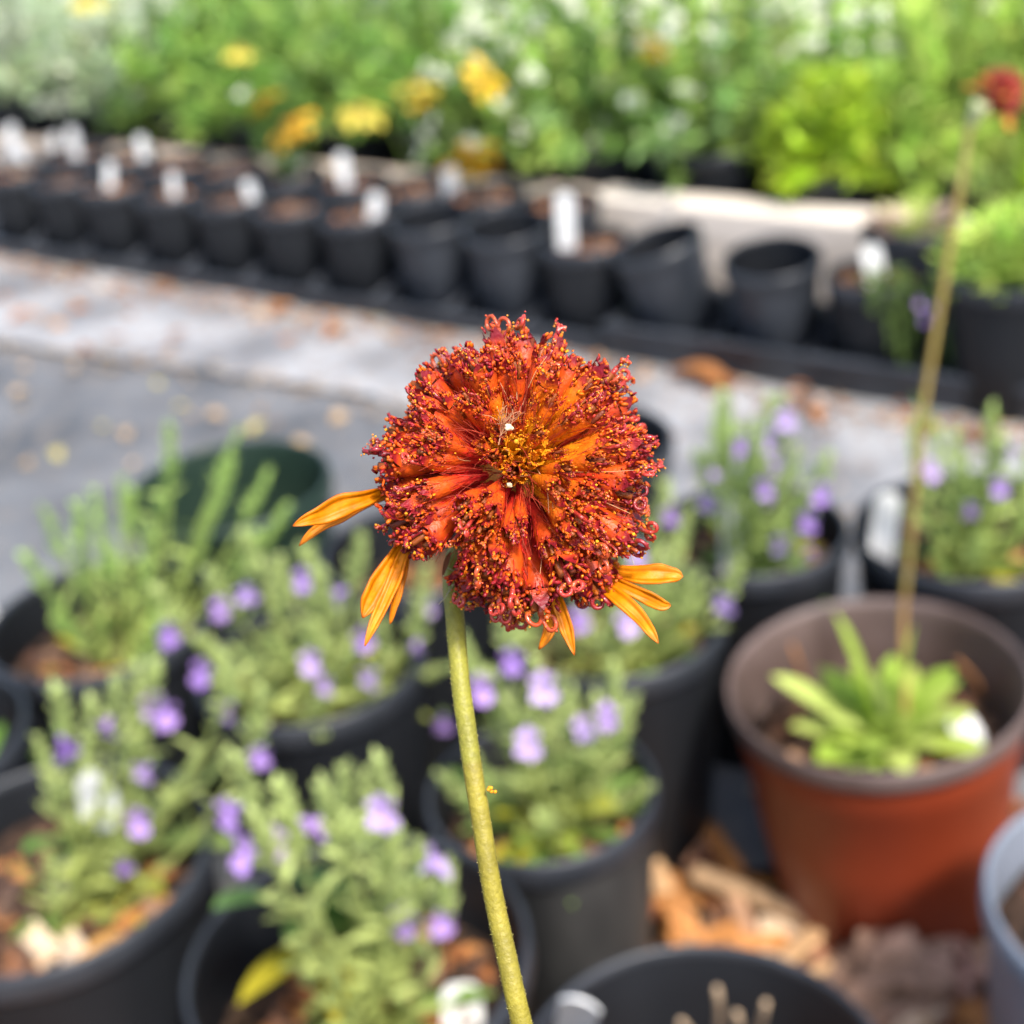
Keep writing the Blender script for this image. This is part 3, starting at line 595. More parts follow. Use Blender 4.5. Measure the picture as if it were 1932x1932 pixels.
def dry_leaf_mesh(L, wd, col, k):
    mb = MB(); big_leaf(mb, (0, 0, 0.001), (0, 1, 0.35+0.1*k), L, wd, col, 0.9, 0.5, 8, 0.3); return mb.mesh('dry_leaf', M_LEAF)
DL = [dry_leaf_mesh(.05, .022, (0.40, 0.17, 0.06), 0), dry_leaf_mesh(.04, .014, (0.34, 0.14, 0.055), 2), dry_leaf_mesh(.035, .018, (0.50, 0.27, 0.12), 1), dry_leaf_mesh(.03, .012, (0.26, 0.11, 0.05), 1)]
YL = [dry_leaf_mesh(.016, .010, (0.55, 0.47, 0.15), 0), dry_leaf_mesh(.014, .010, (0.52, 0.36, 0.2), 1)]
def put_leaf(px, py, me, label, group, z=.0125, s=1.0):
    o = link('dry_leaf', me, None, Vector(atz(px, py, z))); o.rotation_euler = (RNG.normal(0, .2), RNG.normal(0, .3), RNG.uniform(0, 6.28)); o.scale = (s, s, s)
    return tag(o, label, 'dry leaf', group)
L1 = 'brown curled dry leaf lying on the pale dusty path'; G1 = 'dry leaves on the pale path'
for (px, py) in [(70, 600), (95, 615), (130, 590), (30, 560), (210, 555), (400, 575), (270, 505), (320, 640), (335, 655), (640, 620), (675, 630), (1340, 745-20), (1390, 735), (200, 640), (500, 590), (20, 610), (150, 655), (560, 640), (1720, 830), (1780, 800), (1860, 800), (1690, 790), (1530, 770), (1480, 740), (1890, 830)]:
    put_leaf(px, py, DL[random.randrange(4)], L1, G1, s=RNG.uniform(.6, .95))
put_leaf(1372, 738, DL[0], 'large pale orange dry leaf on the path beside the tray rim', None, s=1.5)
L2 = 'tiny yellowish leaf flake lying on the dark grey fabric'; G2 = 'leaf flakes on the dark fabric'
for (px, py) in [(25, 765), (200, 700), (105, 850), (195, 810), (240, 830), (290, 720), (130, 700), (625, 795), (420, 790), (60, 880), (330, 770), (500, 800), (50, 740), (560, 850), (40, 690), (265, 875)]:
    put_leaf(px, py, YL[random.randrange(2)], L2, G2, .0085, RNG.uniform(.8, 1.4))
mb = MB()
n_ = 420; t = RNG.uniform(-1.3, 0.6, n_); pos = P0[None]+U[None]*t[:, None]-N[None]*(0.062+np.abs(RNG.normal(0, .028, n_)))[:, None]; pos[:, 2] = .0135
add_chips(mb, pos, .004, .016, np.array([(0.26, 0.11, 0.045), (0.36, 0.2, 0.1), (0.15, 0.08, 0.05), (0.45, 0.36, 0.27)]))
n_ = 380; t = RNG.uniform(-1.5, .5, n_); pos = P0[None]+U[None]*t[:, None]-N[None]*(0.08+np.abs(RNG.normal(0, .13, n_)))[:, None]; pos[:, 2] = .0125
add_chips(mb, pos, .002, .010, np.array([(0.26, 0.13, 0.06), (0.36, 0.24, 0.14), (0.17, 0.11, 0.08), (0.45, 0.36, 0.27)]))
n_ = 420; t = RNG.uniform(0, 78, n_).astype(int); pos = lo[t]+(lo[np.minimum(t+1, 79)]-lo[t])*RNG.uniform(0, 1, (n_, 1))+RNG.normal(0, .016, (n_, 3)); pos[:, 2] = .0125
add_chips(mb, pos, .003, .012, np.array([(0.26, 0.2, 0.14), (0.36, 0.28, 0.2), (0.2, 0.15, 0.11), (0.45, 0.38, 0.3)]))
stuff(tag(mb.build('leaf_litter', M_CHIP, None, False), 'brown leaf crumbs scattered along the front of the black trays', 'leaf litter'))

# ------------------------------------------------------------------ trays with cut-away cells
R_S, H_S = 0.050, 0.100
def cell_mesh(lowf=0.035, high=0.112):
    mb = MB(); n = 28; r = 0.0515; V = []; an = np.arange(n)*2*math.pi/n
    hgt = lowf+(high-lowf)*np.clip(0.5+0.75*np.sin(an), 0, 1)**0.8
    for k, t in enumerate((0, 0.35, 0.7, 1.0)):
        for a, hh in zip(an, hgt): V.append((r*(0.86+0.14*t)*math.cos(a), r*(0.86+0.14*t)*math.sin(a), 0.004+hh*t))
    for a, hh in zip(an, hgt): V.append(((r+.0022)*math.cos(a), (r+.0022)*math.sin(a), 0.004+hh-0.0005))
    for a, hh in zip(an, hgt): V.append(((r*.9+.002)*math.cos(a), (r*.9+.002)*math.sin(a), 0.004+hh*0.05))
    Q = [(k*n+j, k*n+(j+1) % n, (k+1)*n+(j+1) % n, (k+1)*n+j) for k in range(5) for j in range(n)]
    mb.add(V, None, Q); V2 = [(0, 0, .006)]+[(r*.87*math.cos(a), r*.87*math.sin(a), .006) for a in an]
    mb.add(V2, [(0, 1+j, 1+(j+1) % n) for j in range(n)]); return mb.mesh('cell', M_TRAY)
M_TRAY = nmat('tray_plastic', (0.012, 0.014, 0.018), (0.040, 0.044, 0.052), 18, 0.30, 0.6, 0.3, 0.75, 0.03, 7, (1, 1, 1), 0.42)
M_TIP = nmat('greyed_black_plastic', (0.012, 0.015, 0.020), (0.045, 0.050, 0.060), 16, 0.34, 0.45, 0.3, 0.75, 0.03, 7, (1, 1, 0.4), 0.5)
CELL = cell_mesh(); CELLLOW = cell_mesh(.012, .050)
ROT = math.atan2(U[1], U[0])
def tray(i0, i1, j0, j1, label, rimh=0.024):
    c = (rowpt(i0, j0)+rowpt(i1, j1))/2; t = thing('nursery_tray', label, 'tray', (c[0], c[1], .011), 'black nursery trays in a row'); t.rotation_euler = (0, 0, ROT)
    hx = (i1-i0)*.108/2+.0555; hy = (j1-j0)*.112/2+.0575
    # rim: swept L-profile around a rectangle
    prof = [(-.004, 0), (-.002, rimh*.9), (.003, rimh), (.010, rimh-.001), (.0105, rimh-.006), (.006, rimh-.007), (.003, 0)]
    mb = MB(); V = []
    for (dx, z) in prof:
        for sx, sy in ((-1, -1), (1, -1), (1, 1), (-1, 1)): V.append((sx*(hx+dx-.006), sy*(hy+dx-.006), z))
    Q = [(k*4+q, k*4+(q+1) % 4, (k+1)*4+(q+1) % 4, (k+1)*4+q) for k in range(len(prof)-1) for q in range(4)]
    mb.add(V, None, Q); o = mb.build('rim', M_TRAY, t, False); bv = o.modifiers.new('bevel', 'BEVEL'); bv.width = .0015; bv.segments = 2
    mb = MB(); mb.add([(-hx+.004, -hy+.004, .003), (hx-.004, -hy+.004, .003), (hx-.004, hy-.004, .003), (-hx+.004, hy-.004, .003)], None, [(0, 1, 2, 3)]); mb.build('floor', M_TRAY, t, False)
    for i in range(i0, i1+1):
        for j in range(j0, j1+1):
            q = link('cell', CELLLOW, t); v = rowpt(i, j)-c; q.location = (float(v.dot(U)), float(v.dot(N)), 0.0)
    return t
tray(1, 6, 0, 0, 'black nursery tray with a high rim holding empty pots and hanging stems', 0.04)
tray(-3, 0, 0, 1, 'black nursery tray with two empty pots in its front row')
tray(-7, -4, 0, 1, 'black nursery tray full of small pots, middle one of the row')
tray(-11, -8, 0, 1, 'black nursery tray full of small pots at the far end of the row')
GS = 'small black pots in the trays'
def small_pot(i, j, label='small black nursery pot of bare soil standing in a tray', lift=0.0, name='plant_pot', cat='pot', H=H_S):
    p = rowpt(i, j); r = thing(name, label, cat, (p[0]+RNG.normal(0, .0012), p[1]+RNG.normal(0, .0012), .018+lift), GS)
    make_pot(r, 0.0487, H, soil=0.86, chips=26, n=36, chip=(.006, .016)); return r
for i in range(-9, 1):
    for j in range(2):
        if j == 0 and i in (-1, -2): continue
        if j == 1 and i == 0: continue
        if (i, j) == (0, 0): small_pot(i, j, 'small black nursery pot holding the brightest broad white tag')
        elif (i, j) == (-5, 1):
            r = small_pot(i, j, 'small black nursery pot with a wispy dark green seedling', name='potted_seedling', cat='potted plant')
            for _ in range(9):
                a = RNG.uniform(0, 6.28); rr = RNG.uniform(.01, .05); tp = np.array([math.cos(a)*rr, math.sin(a)*rr, .086+RNG.uniform(.03, .075)]); mb = MB(); spike_stem(mb, (0, 0, .085), tp, (0, 0, .01), 1.3, (0.1, 0.19, 0.05), (0.08, 0.15, 0.04), .02); stuff_leaf(mb, r)
        else: small_pot(i, j, 'small black pot of soil in the %s row of the %s' % (('front', 'back')[j], 'tray with two empty pots' if i > -4 else ('middle tray' if i > -8 else 'farthest tray')))
for (i, lab, tl, yw) in ((-2, 'empty greyish black pot beside the last filled pot of the front row', .10, .35), (-1, 'empty greyish black pot next to the broad white tag', .12, .3), (1, 'empty greyish black pot leaning sideways in front of the wooden stake', .26, -.9), (2, 'empty greyish black pot next to the hanging stems', .14, .1)):
    c_ = rowpt(i, .08, .019+.038*math.sin(tl)); r = thing('plant_pot', lab, 'pot', c_, 'empty pots in the trays')
    r.rotation_euler = (tl, 0, ROT+yw); make_pot(r, .0487, H_S, n=36, soil=0, mr=M_TRAY, mo=M_TIP, mi=M_BLACK)
GT = 'white tags in the tray pots'; LT = 'white plastic tag standing in a small black pot of the trays'
for (px, py, j, L, wd) in [(42, 283, 1, .075, .020), (145, 300, 1, .078, .020), (112, 335, 1, .062, .016), (200, 355, 0, .068, .016), (277, 315, 1, .074, .020), (330, 382, 0, .062, .015), (482, 382, 0, .064, .019), (543, 334, 1, .06, .021), (652, 345, 1, .075, .021), (697, 398, 0, .064, .020), (850, 370, 1, .07, .022), (8, 260, 1, .075, .017)]:
    c = P0 + N*0.112*j; dd = ray(px, py); t = N.dot(c-CO)/N.dot(dd); p = CO+dd*t       # on the row's upright plane
    zt = p[2]; base = p.copy(); base[2] = max(0.09, zt-L*0.5)
    put_tag(base, -0.1+RNG.normal(0, .06), RNG.normal(0, .18), ROT*0.4, round(L*.80, 4), wd*.80, LT, GT)
p = rowpt(0, 0); q = CO+ray(1066, 432)*(N.dot(P0-N*.02-CO)/N.dot(ray(1066, 432)))
put_tag((q[0], q[1], .088), -.05, .02, ROT*.3, .082, .0185, 'broad bright white tag standing in the pot beside the empty greyish pots')
# right tray: pots, a succulent, a clump and a tagged seedling
r = small_pot(2.85, 1.12, 'small black pot with a pale pinkish rosette of stubby leaves', name='potted_succulent', cat='potted plant', H=.125, lift=-.016)
for k in range(34):
    a = k*2.4; rr = .010+.034*(k/34); e = 1.3-1.0*k/34; c = [(0.30, 0.36, 0.10), (0.46, 0.33, 0.26), (0.52, 0.42, 0.34), (0.38, 0.42, 0.12)][k % 4]
    mb = MB(); big_leaf(mb, (math.cos(a)*rr*.3, math.sin(a)*rr*.3, .108), (math.cos(a), math.sin(a), e+.3), .032+.022*k/34, .014, c, .2, .4, 7, .9); mb.build('leaf', M_LEAF, r)
r = small_pot(3, 0, 'small black pot with thin pinkish flowered stems hanging over the tray rim', name='potted_herb', cat='potted plant')
axis = rowpt(3, 0); b0 = np.array(r.location)
for (px, py) in [(1690, 600), (1650, 590), (1720, 640), (1700, 690), (1680, 650), (1800, 660), (1790, 690), (1740, 610), (1810, 640), (1650, 560), (1720, 720), (1760, 600), (1700, 560)]:
    tp = near_axis(px, py, axis, -.06)-b0; mb = MB(); spike_stem(mb, (0, 0, .085), tp, np.array([tp[0]*.3, tp[1]*.3, .05]), .9, (0.18, 0.27, 0.07), (0.15, 0.2, 0.06), .025); st = stuff_leaf(mb, r)
for (px, py, c) in [(1740, 600, 0), (1800, 640, 0), (1760, 580, 1), (1730, 570, 1), (1810, 665, 1)]:
    tp = near_axis(px, py, axis, -.065)-b0; o = put_flower(st, tp, unit([0, -1, .2]), .62)
q = CO+ray(1672, 540)*(N.dot(P0-CO)/N.dot(ray(1672, 540))); put_tag((q[0], q[1], q[2]-.03), -.15, -.2, 0, .07, .018, 'white tag leaning over the thin hanging stems in the right tray')


# ------------------------------------------------------------------ shrubs behind
def shrub_mesh(rad, hgt, z0, nst, nl, leaf, pal, shape=1.0, droop=0.0):
    mb = MB(); a = RNG.uniform(0, 6.28, nst); q = RNG.uniform(0, 1, nst)
    tips = np.stack([np.cos(a)*rad*np.sqrt(q), np.sin(a)*rad*np.sqrt(q), z0+hgt*(1-0.55*q**shape)*RNG.uniform(.7, 1.08, nst)-droop*q], 1)
    base = np.stack([np.cos(a)*.02, np.sin(a)*.02, np.full(nst, z0)], 1)
    allp = []; alld = []; allc = []
    tone = np.clip(RNG.normal(1, .26, nst), .45, 1.7)
    for k in range(nst):
        mid = base[k]*.5+tips[k]*.5+np.array([tips[k][0]*.15, tips[k][1]*.15, hgt*.12]); P = bez(base[k], mid, tips[k], 8)
        c = np.array(pal[k % len(pal)])*tone[k]; mb.tube(P, np.linspace(.0016, .0007, 8), 4, c*.7, cap=False)
        t = RNG.uniform(.25, 1, nl)**.75*7; i = np.minimum(t.astype(int), 6); f = (t-i)[:, None]; pp = P[i]*(1-f)+P[i+1]*f
        tn = unit(tips[k]-base[k]); d = RNG.normal(0, .75, (nl, 3))+tn*.6+np.array([0, 0, .25])
        allp.append(pp); alld.append(d); allc.append(np.clip(c[None]*(1+RNG.normal(0, .16, (nl, 1)))*(1+RNG.normal(0, .06, (nl, 3))), .01, .9))
    pp = np.concatenate(allp); d = np.concatenate(alld); n = len(pp); ln = leaf[0]*RNG.uniform(.7, 1.3, n)
    mb.inst(LEAF4_V, LEAF4_T, None, pp, frames(d, RNG.normal(0, .5, (n, 3))+np.array([0, 0, 1])), np.stack([ln*leaf[1], ln, ln*.4], 1), np.concatenate(allc))
    return mb.mesh('foliage', M_FARLEAF), tips
GREY = [(0.448, 0.515, 0.347), (0.504, 0.56, 0.414), (0.37, 0.459, 0.269), (0.414, 0.515, 0.246)]
MID = [(0.207, 0.366, 0.073), (0.293, 0.464, 0.085), (0.354, 0.5, 0.11), (0.159, 0.281, 0.073)]
WHT = [(0.324, 0.48, 0.108), (0.252, 0.408, 0.096), (0.432, 0.576, 0.132), (0.288, 0.444, 0.156)]
LIME = [(0.378, 0.546, 0.032), (0.441, 0.588, 0.042), (0.294, 0.462, 0.032), (0.473, 0.598, 0.074)]
YGR = [(0.421, 0.562, 0.108), (0.475, 0.594, 0.14), (0.335, 0.486, 0.086), (0.313, 0.432, 0.108)]
KIND = {'grey': dict(pal=GREY, rad=.13, hgt=.20, nst=64, nl=32, leaf=(.021, .28)),
        'mid': dict(pal=MID, rad=.13, hgt=.20, nst=64, nl=28, leaf=(.028, .20)),
        'white': dict(pal=WHT, rad=.14, hgt=.22, nst=72, nl=30, leaf=(.020, .38)),
        'lime': dict(pal=LIME, rad=.105, hgt=.155, nst=110, nl=40, leaf=(.028, .22), shape=2.0),
        'ygr': dict(pal=YGR, rad=.13, hgt=.20, nst=70, nl=40, leaf=(.030, .18))}
SH = {}
for k, v in KIND.items(): SH[k] = [shrub_mesh(v['rad'], v['hgt'], 0.10, v['nst'], v['nl'], v['leaf'], v['pal'], v.get('shape', 1.0), .085 if k in ('white', 'mid', 'ygr') else .04) for _ in range(3)]
def wf_mesh(s):
    mb = MB(); n = 9; d = RNG.normal(0, 1, (n, 3)); d[:, 2] = np.abs(d[:, 2])
    mb.inst(LEAF8_V, LEAF8_T, LEAF8_Q, RNG.normal(0, .0035, (n, 3)), frames(d), np.tile([.009*s, .012*s, .005*s], (n, 1)), jit((0.80, 0.82, 0.66), n, .05)); return mb.mesh('flower', M_PETAL)
WF = [wf_mesh(1.1), wf_mesh(.9), wf_mesh(1.3)]
DESC = {'grey': 'silvery grey green bushy plant in black pot', 'mid': 'fine leaved green plant in black pot', 'white': 'white flowered bushy green plant in black pot', 'lime': 'rounded lime green mound plant in black pot', 'ygr': 'loose yellow green plant in black pot'}
PLANTS = {}
ORD = ['in the row touching the wooden boards', 'in the second row behind the boards', 'in the third row behind the boards', 'in the fourth row behind the boards', 'in the fifth row behind the boards', 'in the sixth row behind the boards', 'in the last row behind the boards']
def shrub(kind, p, s=1.0, zs=1.0, nf=0, label=None, row=0, poth=.115):
    r = thing('potted_shrub', label or DESC[kind]+' '+ORD[row], 'potted plant', (p[0], p[1], 0.002), None if label else DESC[kind].split(' in ')[0]+'s '+ORD[row])
    make_pot(r, 0.062, poth, soil=.85, chips=0, n=32)
    me, tips = SH[kind][random.randrange(3)]
    f = link('foliage', me, r); f.rotation_euler = (0, 0, RNG.uniform(0, 6.28)); f.scale = (s, s, zs); dz = poth-.115; f.location = (0, 0, .10*(1-zs)+dz)
    for k in range(nf):
        t = tips[RNG.integers(len(tips))]; c, s_ = math.cos(f.rotation_euler[2]), math.sin(f.rotation_euler[2])
        q = link('flower', WF[k % 3], r, ((t[0]*c-t[1]*s_)*s, (t[0]*s_+t[1]*c)*s, t[2]*zs+.10*(1-zs)+.010+dz)); q.rotation_euler = (RNG.normal(0, .4), RNG.normal(0, .4), RNG.uniform(0, 6))
    return r
BEAM_J = 1.95
def rowj(i, j): return P0 + U*(0.108*i)+N*(0.112*j)
for row, (j, sp, off) in enumerate([(2.85, 1.35, 0.0), (4.3, 1.4, .7), (5.7, 1.5, .2), (7.2, 1.55, .9), (8.8, 1.6, .3), (10.6, 1.7, .1), (12.6, 1.8, .5)]):
    i = -12.5-row*1.8+off
    while i < 5.5+row*0.6:
        p = rowj(i, j)+np.array([RNG.normal(0, .01), RNG.normal(0, .01), 0])
        v = p+np.array([0, 0, .18])-CO; dpt = v.dot(cf); px = 966+v.dot(cr)/dpt/HALF*966
        if px < 330: kind = 'grey'
        elif px < 850: kind = 'mid' if row < 2 or RNG.uniform() < .7 else 'grey'
        elif px < 1560: kind = 'white'
        elif px < 1720: kind = 'white' if row < 5 else 'ygr'
        else: kind = 'ygr' if RNG.uniform() < .7 else 'white'
        if -350 < px < 2300:
            zs = RNG.uniform(.85, 1.1)
            if row == 0 and 420 < px < 800: zs *= .8
            if row == 0 and px < 420: zs *= .95
            if not (row == 0 and px > 1380):
                shrub(kind, p, RNG.uniform(.95, 1.15)*(1.1 if row == 0 else 1), zs, {'white': 56, 'mid': 1, 'grey': 4 if row < 3 else 0, 'ygr': 3}[kind], row=row, poth=.135 if row == 0 else .115)
        i += sp*RNG.uniform(.95, 1.08)
# special ones on the right
pL = atz(1590, 350, .117); pL = rowj(1.33, 2.72); shrub('lime', (pL[0], pL[1]), .82, .76, 0, 'rounded lime green mound plant in black pot behind the pale board coloured as sunlit', poth=.122)
for (px, py, kind, z) in [(1800, 330, 'ygr', .117), (1960, 300, 'ygr', .117), (1310, 300, 'white', .117)]:
    q = atz(px, py, z); shrub(kind, (q[0], q[1]+.05), .9, 1.0, 6 if kind == 'white' else 0)
q = rowpt(4.25, -.12)
r = thing('potted_shrub', 'bright yellow green plant in larger black pot at the end of the right tray', 'potted plant', (q[0], q[1], .012))
make_pot(r, .062, .130, soil=.88, chips=20, n=48)
me, _ = shrub_mesh(.058, .052, .114, 70, 34, (.026, .24), YGR, 1.5); link('foliage', me, r)
q = rowpt(4.5, 1.2); shrub('lime', (q[0], q[1]), .8, 1.1, 0, 'upright lime green plant in black pot behind the right tray')

# yellow drooping daisies on wiry stalks
def daisy_mesh(col, k):
    mb = MB()
    for a in range(8):
        an = a*math.pi/4+RNG.normal(0, .1); d = np.array([math.cos(an), math.sin(an), RNG.uniform(-.45, .15)])
        big_leaf(mb, np.array([math.cos(an)*.004, math.sin(an)*.004, 0]), d, RNG.uniform(.023, .030), .0122, np.array(col)*RNG.uniform(.85, 1.15), .5, .25, 7, 1.2)
    mb.inst(ICO_V, ICO_T, None, [(0, 0, .002)], np.eye(3)[None], np.array([[.006, .006, .006]]), [(0.3, 0.16, 0.02)]); return mb.mesh('flower', M_PETAL)
DY = [daisy_mesh((0.72, 0.46, 0.03), 0), daisy_mesh((0.66, 0.35, 0.02), 1), daisy_mesh((0.76, 0.62, 0.09), 2)]
for n_, (px, py, k, s, j, rx, ry) in enumerate([(495, 190, 0, 1.05, 1.42, .5, -.6), (545, 238, 1, 1.3, 1.42, .5, .3), (680, 208, 2, 1.15, 1.42, -.2, .1), (785, 160, 2, 1.1, 1.42, -.1, .1), (792, 192, 0, .9, 1.42, .4, 0), (915, 148, 0, 1.0, 1.42, .9, .5), (885, 292, 1, 1.45, 1.12, .75, .35), (165, -2, 2, 1.1, 1.42, 0, 0), (1240, 88, 0, .8, 1.42, .2, .8), (450, 95, 2, .9, 1.42, 0, 0)]):
    c = P0+N*.112*j; dd = ray(px, py); p = CO+dd*(N.dot(c-CO)/N.dot(dd))
    base = p+N*.05+U*RNG.normal(0, .02); base[2] = .0
    r = thing('yellow_daisy', ['drooping yellow daisy on wiry stalk over the tray pots', 'drooping orange yellow daisy on wiry stalk over the tray pots', 'pale yellow daisy on wiry stalk in front of green plants'][k], 'flower', base, 'yellow daisies above the trays')
    mb = MB(); top = p-base; mb.tube(spline([np.array([0, 0, 0.001]), np.array([0, 0, top[2]*.6])+N*.01, top*.6+np.array([0, 0, top[2]*.42]), top+np.array([0, 0, .002])], 16), np.linspace(.0016, .0009, 16), 5, (0.2, 0.3, 0.06)); mb.build('stalk', M_LEAF, r)
    f = link('flower', DY[k], r, Vector(top)); f.rotation_euler = (rx, ry, RNG.uniform(0, 6)); f.scale = (s, s, s)

# ------------------------------------------------------------------ wooden boards and stake
def board(a, b, hz, wdt, label, z0=.012, m=None):
    a = np.asarray(a); b = np.asarray(b); L = np.linalg.norm(b-a); mb = MB(); n = 16; V = []
    for i in range(n+1):
        x = -L/2+L*i/n
        for (yy, zz) in ((-wdt/2, 0), (-wdt/2, hz), (wdt/2, hz), (wdt/2, 0)): V.append((x, yy+RNG.normal(0, .0008), zz+(RNG.normal(0, .0008) if zz else 0)))
    Q = [(i*4+q, i*4+(q+1) % 4, (i+1)*4+(q+1) % 4, (i+1)*4+q) for i in range(n) for q in range(4)]+[(3, 2, 1, 0), (n*4, n*4+1, n*4+2, n*4+3)]
    mb.add(V, None, Q); o = mb.build('wooden_board', m or M_WOOD, None, False); c = (a+b)/2; o.location = (c[0], c[1], z0-.010); o.rotation_euler = (0, 0, math.atan2(b[1]-a[1], b[0]-a[0]))
    bv = o.modifiers.new('bevel', 'BEVEL'); bv.width = .004; bv.segments = 2
    return tag(o, label, 'board')
board(rowj(-13, BEAM_J), rowj(-1.2, BEAM_J), .094, .05, 'long weathered grey brown board behind the small pots')
board(rowj(-1.1, BEAM_J-.05), rowj(7, BEAM_J-.05), .098, .055, 'pale wooden board coloured as sunlit behind the tray with the high rim', m=M_PALEWOOD)
mb = MB(); PS = P0+N*.075; a = CO+ray(1262, 470)*(N.dot(PS-CO)/N.dot(ray(1262, 470))); tp = CO+ray(1266, 372)*(N.dot(PS-CO)/N.dot(ray(1266, 372)))
v = tp-a; hw = .0085; V = []
for q_, t in ((a-v*(a[2]/v[2]-.02/v[2]), 0), (tp, 1)):
    for sx, sy in ((-1, -1), (1, -1), (1, 1), (-1, 1)): V.append(q_+U*hw*sx*(1-.2*t)+N*.004*sy)
mb.add(V, None, [(0, 1, 5, 4), (1, 2, 6, 5), (2, 3, 7, 6), (3, 0, 4, 7), (4, 5, 6, 7), (3, 2, 1, 0)])
tag(mb.build('wooden_stake', M_PALEWOOD, None, False), 'short pale wooden stake standing between the trays', 'stake')

# ================================================================== the blanket flower in focus
DC = 0.150
px2m = 2*HALF*DC/1932
HC = atd(972, 886, DC)
AX = unit(-cf*0.955 + cu*0.29 + cr*0.05)
def pat(x, y, dz=0.0): return atd(x, y, DC+dz)
stem_px = [(938, 955, .004), (893, 1000, .008), (858, 1052, .009), (853, 1100, .0075), (857, 1150, .0055), (868, 1280, .003), (880, 1370, .002), (893, 1460, .001), (908, 1550, .0005), (922, 1640, 0), (937, 1720, 0), (955, 1800, -.0005), (970, 1870, -.001), (988, 1945, -.001), (1006, 2020, -.001), (1024, 2095, -.001)]
sp = [pat(*q) for q in stem_px]
foot = np.array([0.006, 0.072, 0.118])
e_ = sp[-1]; t_ = unit(sp[-1]-sp[-3])
sp += [e_+t_*.035, e_+t_*.07+np.array([.002, 0, -.035]), foot+np.array([-.001, -.003, .10]), foot-np.array([0, 0, .012])]
rootF = thing('blanket_flower', 'spent red and orange flower head with curled florets on a long olive stem', 'flower', Vector(foot-np.array([0, 0, .012])))
FB = np.array(rootF.location)
S = spline(sp, 140)-FB; ns = 140
rad = np.full(ns, .00104); rad[:14] = np.linspace(.0016, .00104, 14); rad[60:] = np.linspace(.00104, .0012, 80)
cst = np.tile((0.22, 0.205, 0.024), (ns, 1)); cst *= (1+.10*np.sin(np.arange(ns)*.37)+.07*np.sin(np.arange(ns)*.93+1))[:, None]; cst[50:] *= np.array([1.05, .93, .9]); cst[:20] = np.linspace((0.27, 0.31, 0.07), (0.23, 0.23, 0.03), 20)
mb = MB(); mb.tube(S, rad, 20, cst)
# fine downy hairs on the stem
hp = []; hd = []
for k in range(2600):
    t = RNG.uniform(4, 95); i = int(t); p = S[i]+(S[i+1]-S[i])*(t-i); tn = unit(S[i+1]-S[i]); o = RNG.normal(size=3); o = unit(o-tn*o.dot(tn)); hp.append(p+o*rad[i]*.97); hd.append(o-tn*RNG.uniform(-.4, .4))
mb.inst([(-.5, 0, 0), (.5, 0, 0), (0, 1, .1)], [(0, 1, 2)], None, np.array(hp), frames(hd, RNG.normal(size=(2600, 3))), np.stack([np.full(2600, .00006), RNG.uniform(.0001, .00024, 2600), np.full(2600, .0001)], 1), jit((0.36, 0.31, 0.09), 2600, .2))
stem = mb.build('stem', M_STEM, rootF)
pg = pat(926, 1489, -.0008)-FB
mb = MB(); mb.inst(ICO_V, ICO_T, None, pg+RNG.normal(0, .00016, (5, 3))-cr*.0001, rand_rot(5), np.full(5, .0002), jit((0.8, 0.3, 0.01), 5, .1)); mb.build('pollen', M_POLLEN, stem)
# receptacle
mb = MB(); v = ICO_V*np.array([.0052, .0052, .0052]); mb.add(v+(HC-FB)-AX*.0008, ICO_T, None, (0.55, 0.24, 0.03)); mb.build('receptacle', M_COROLLA, rootF)

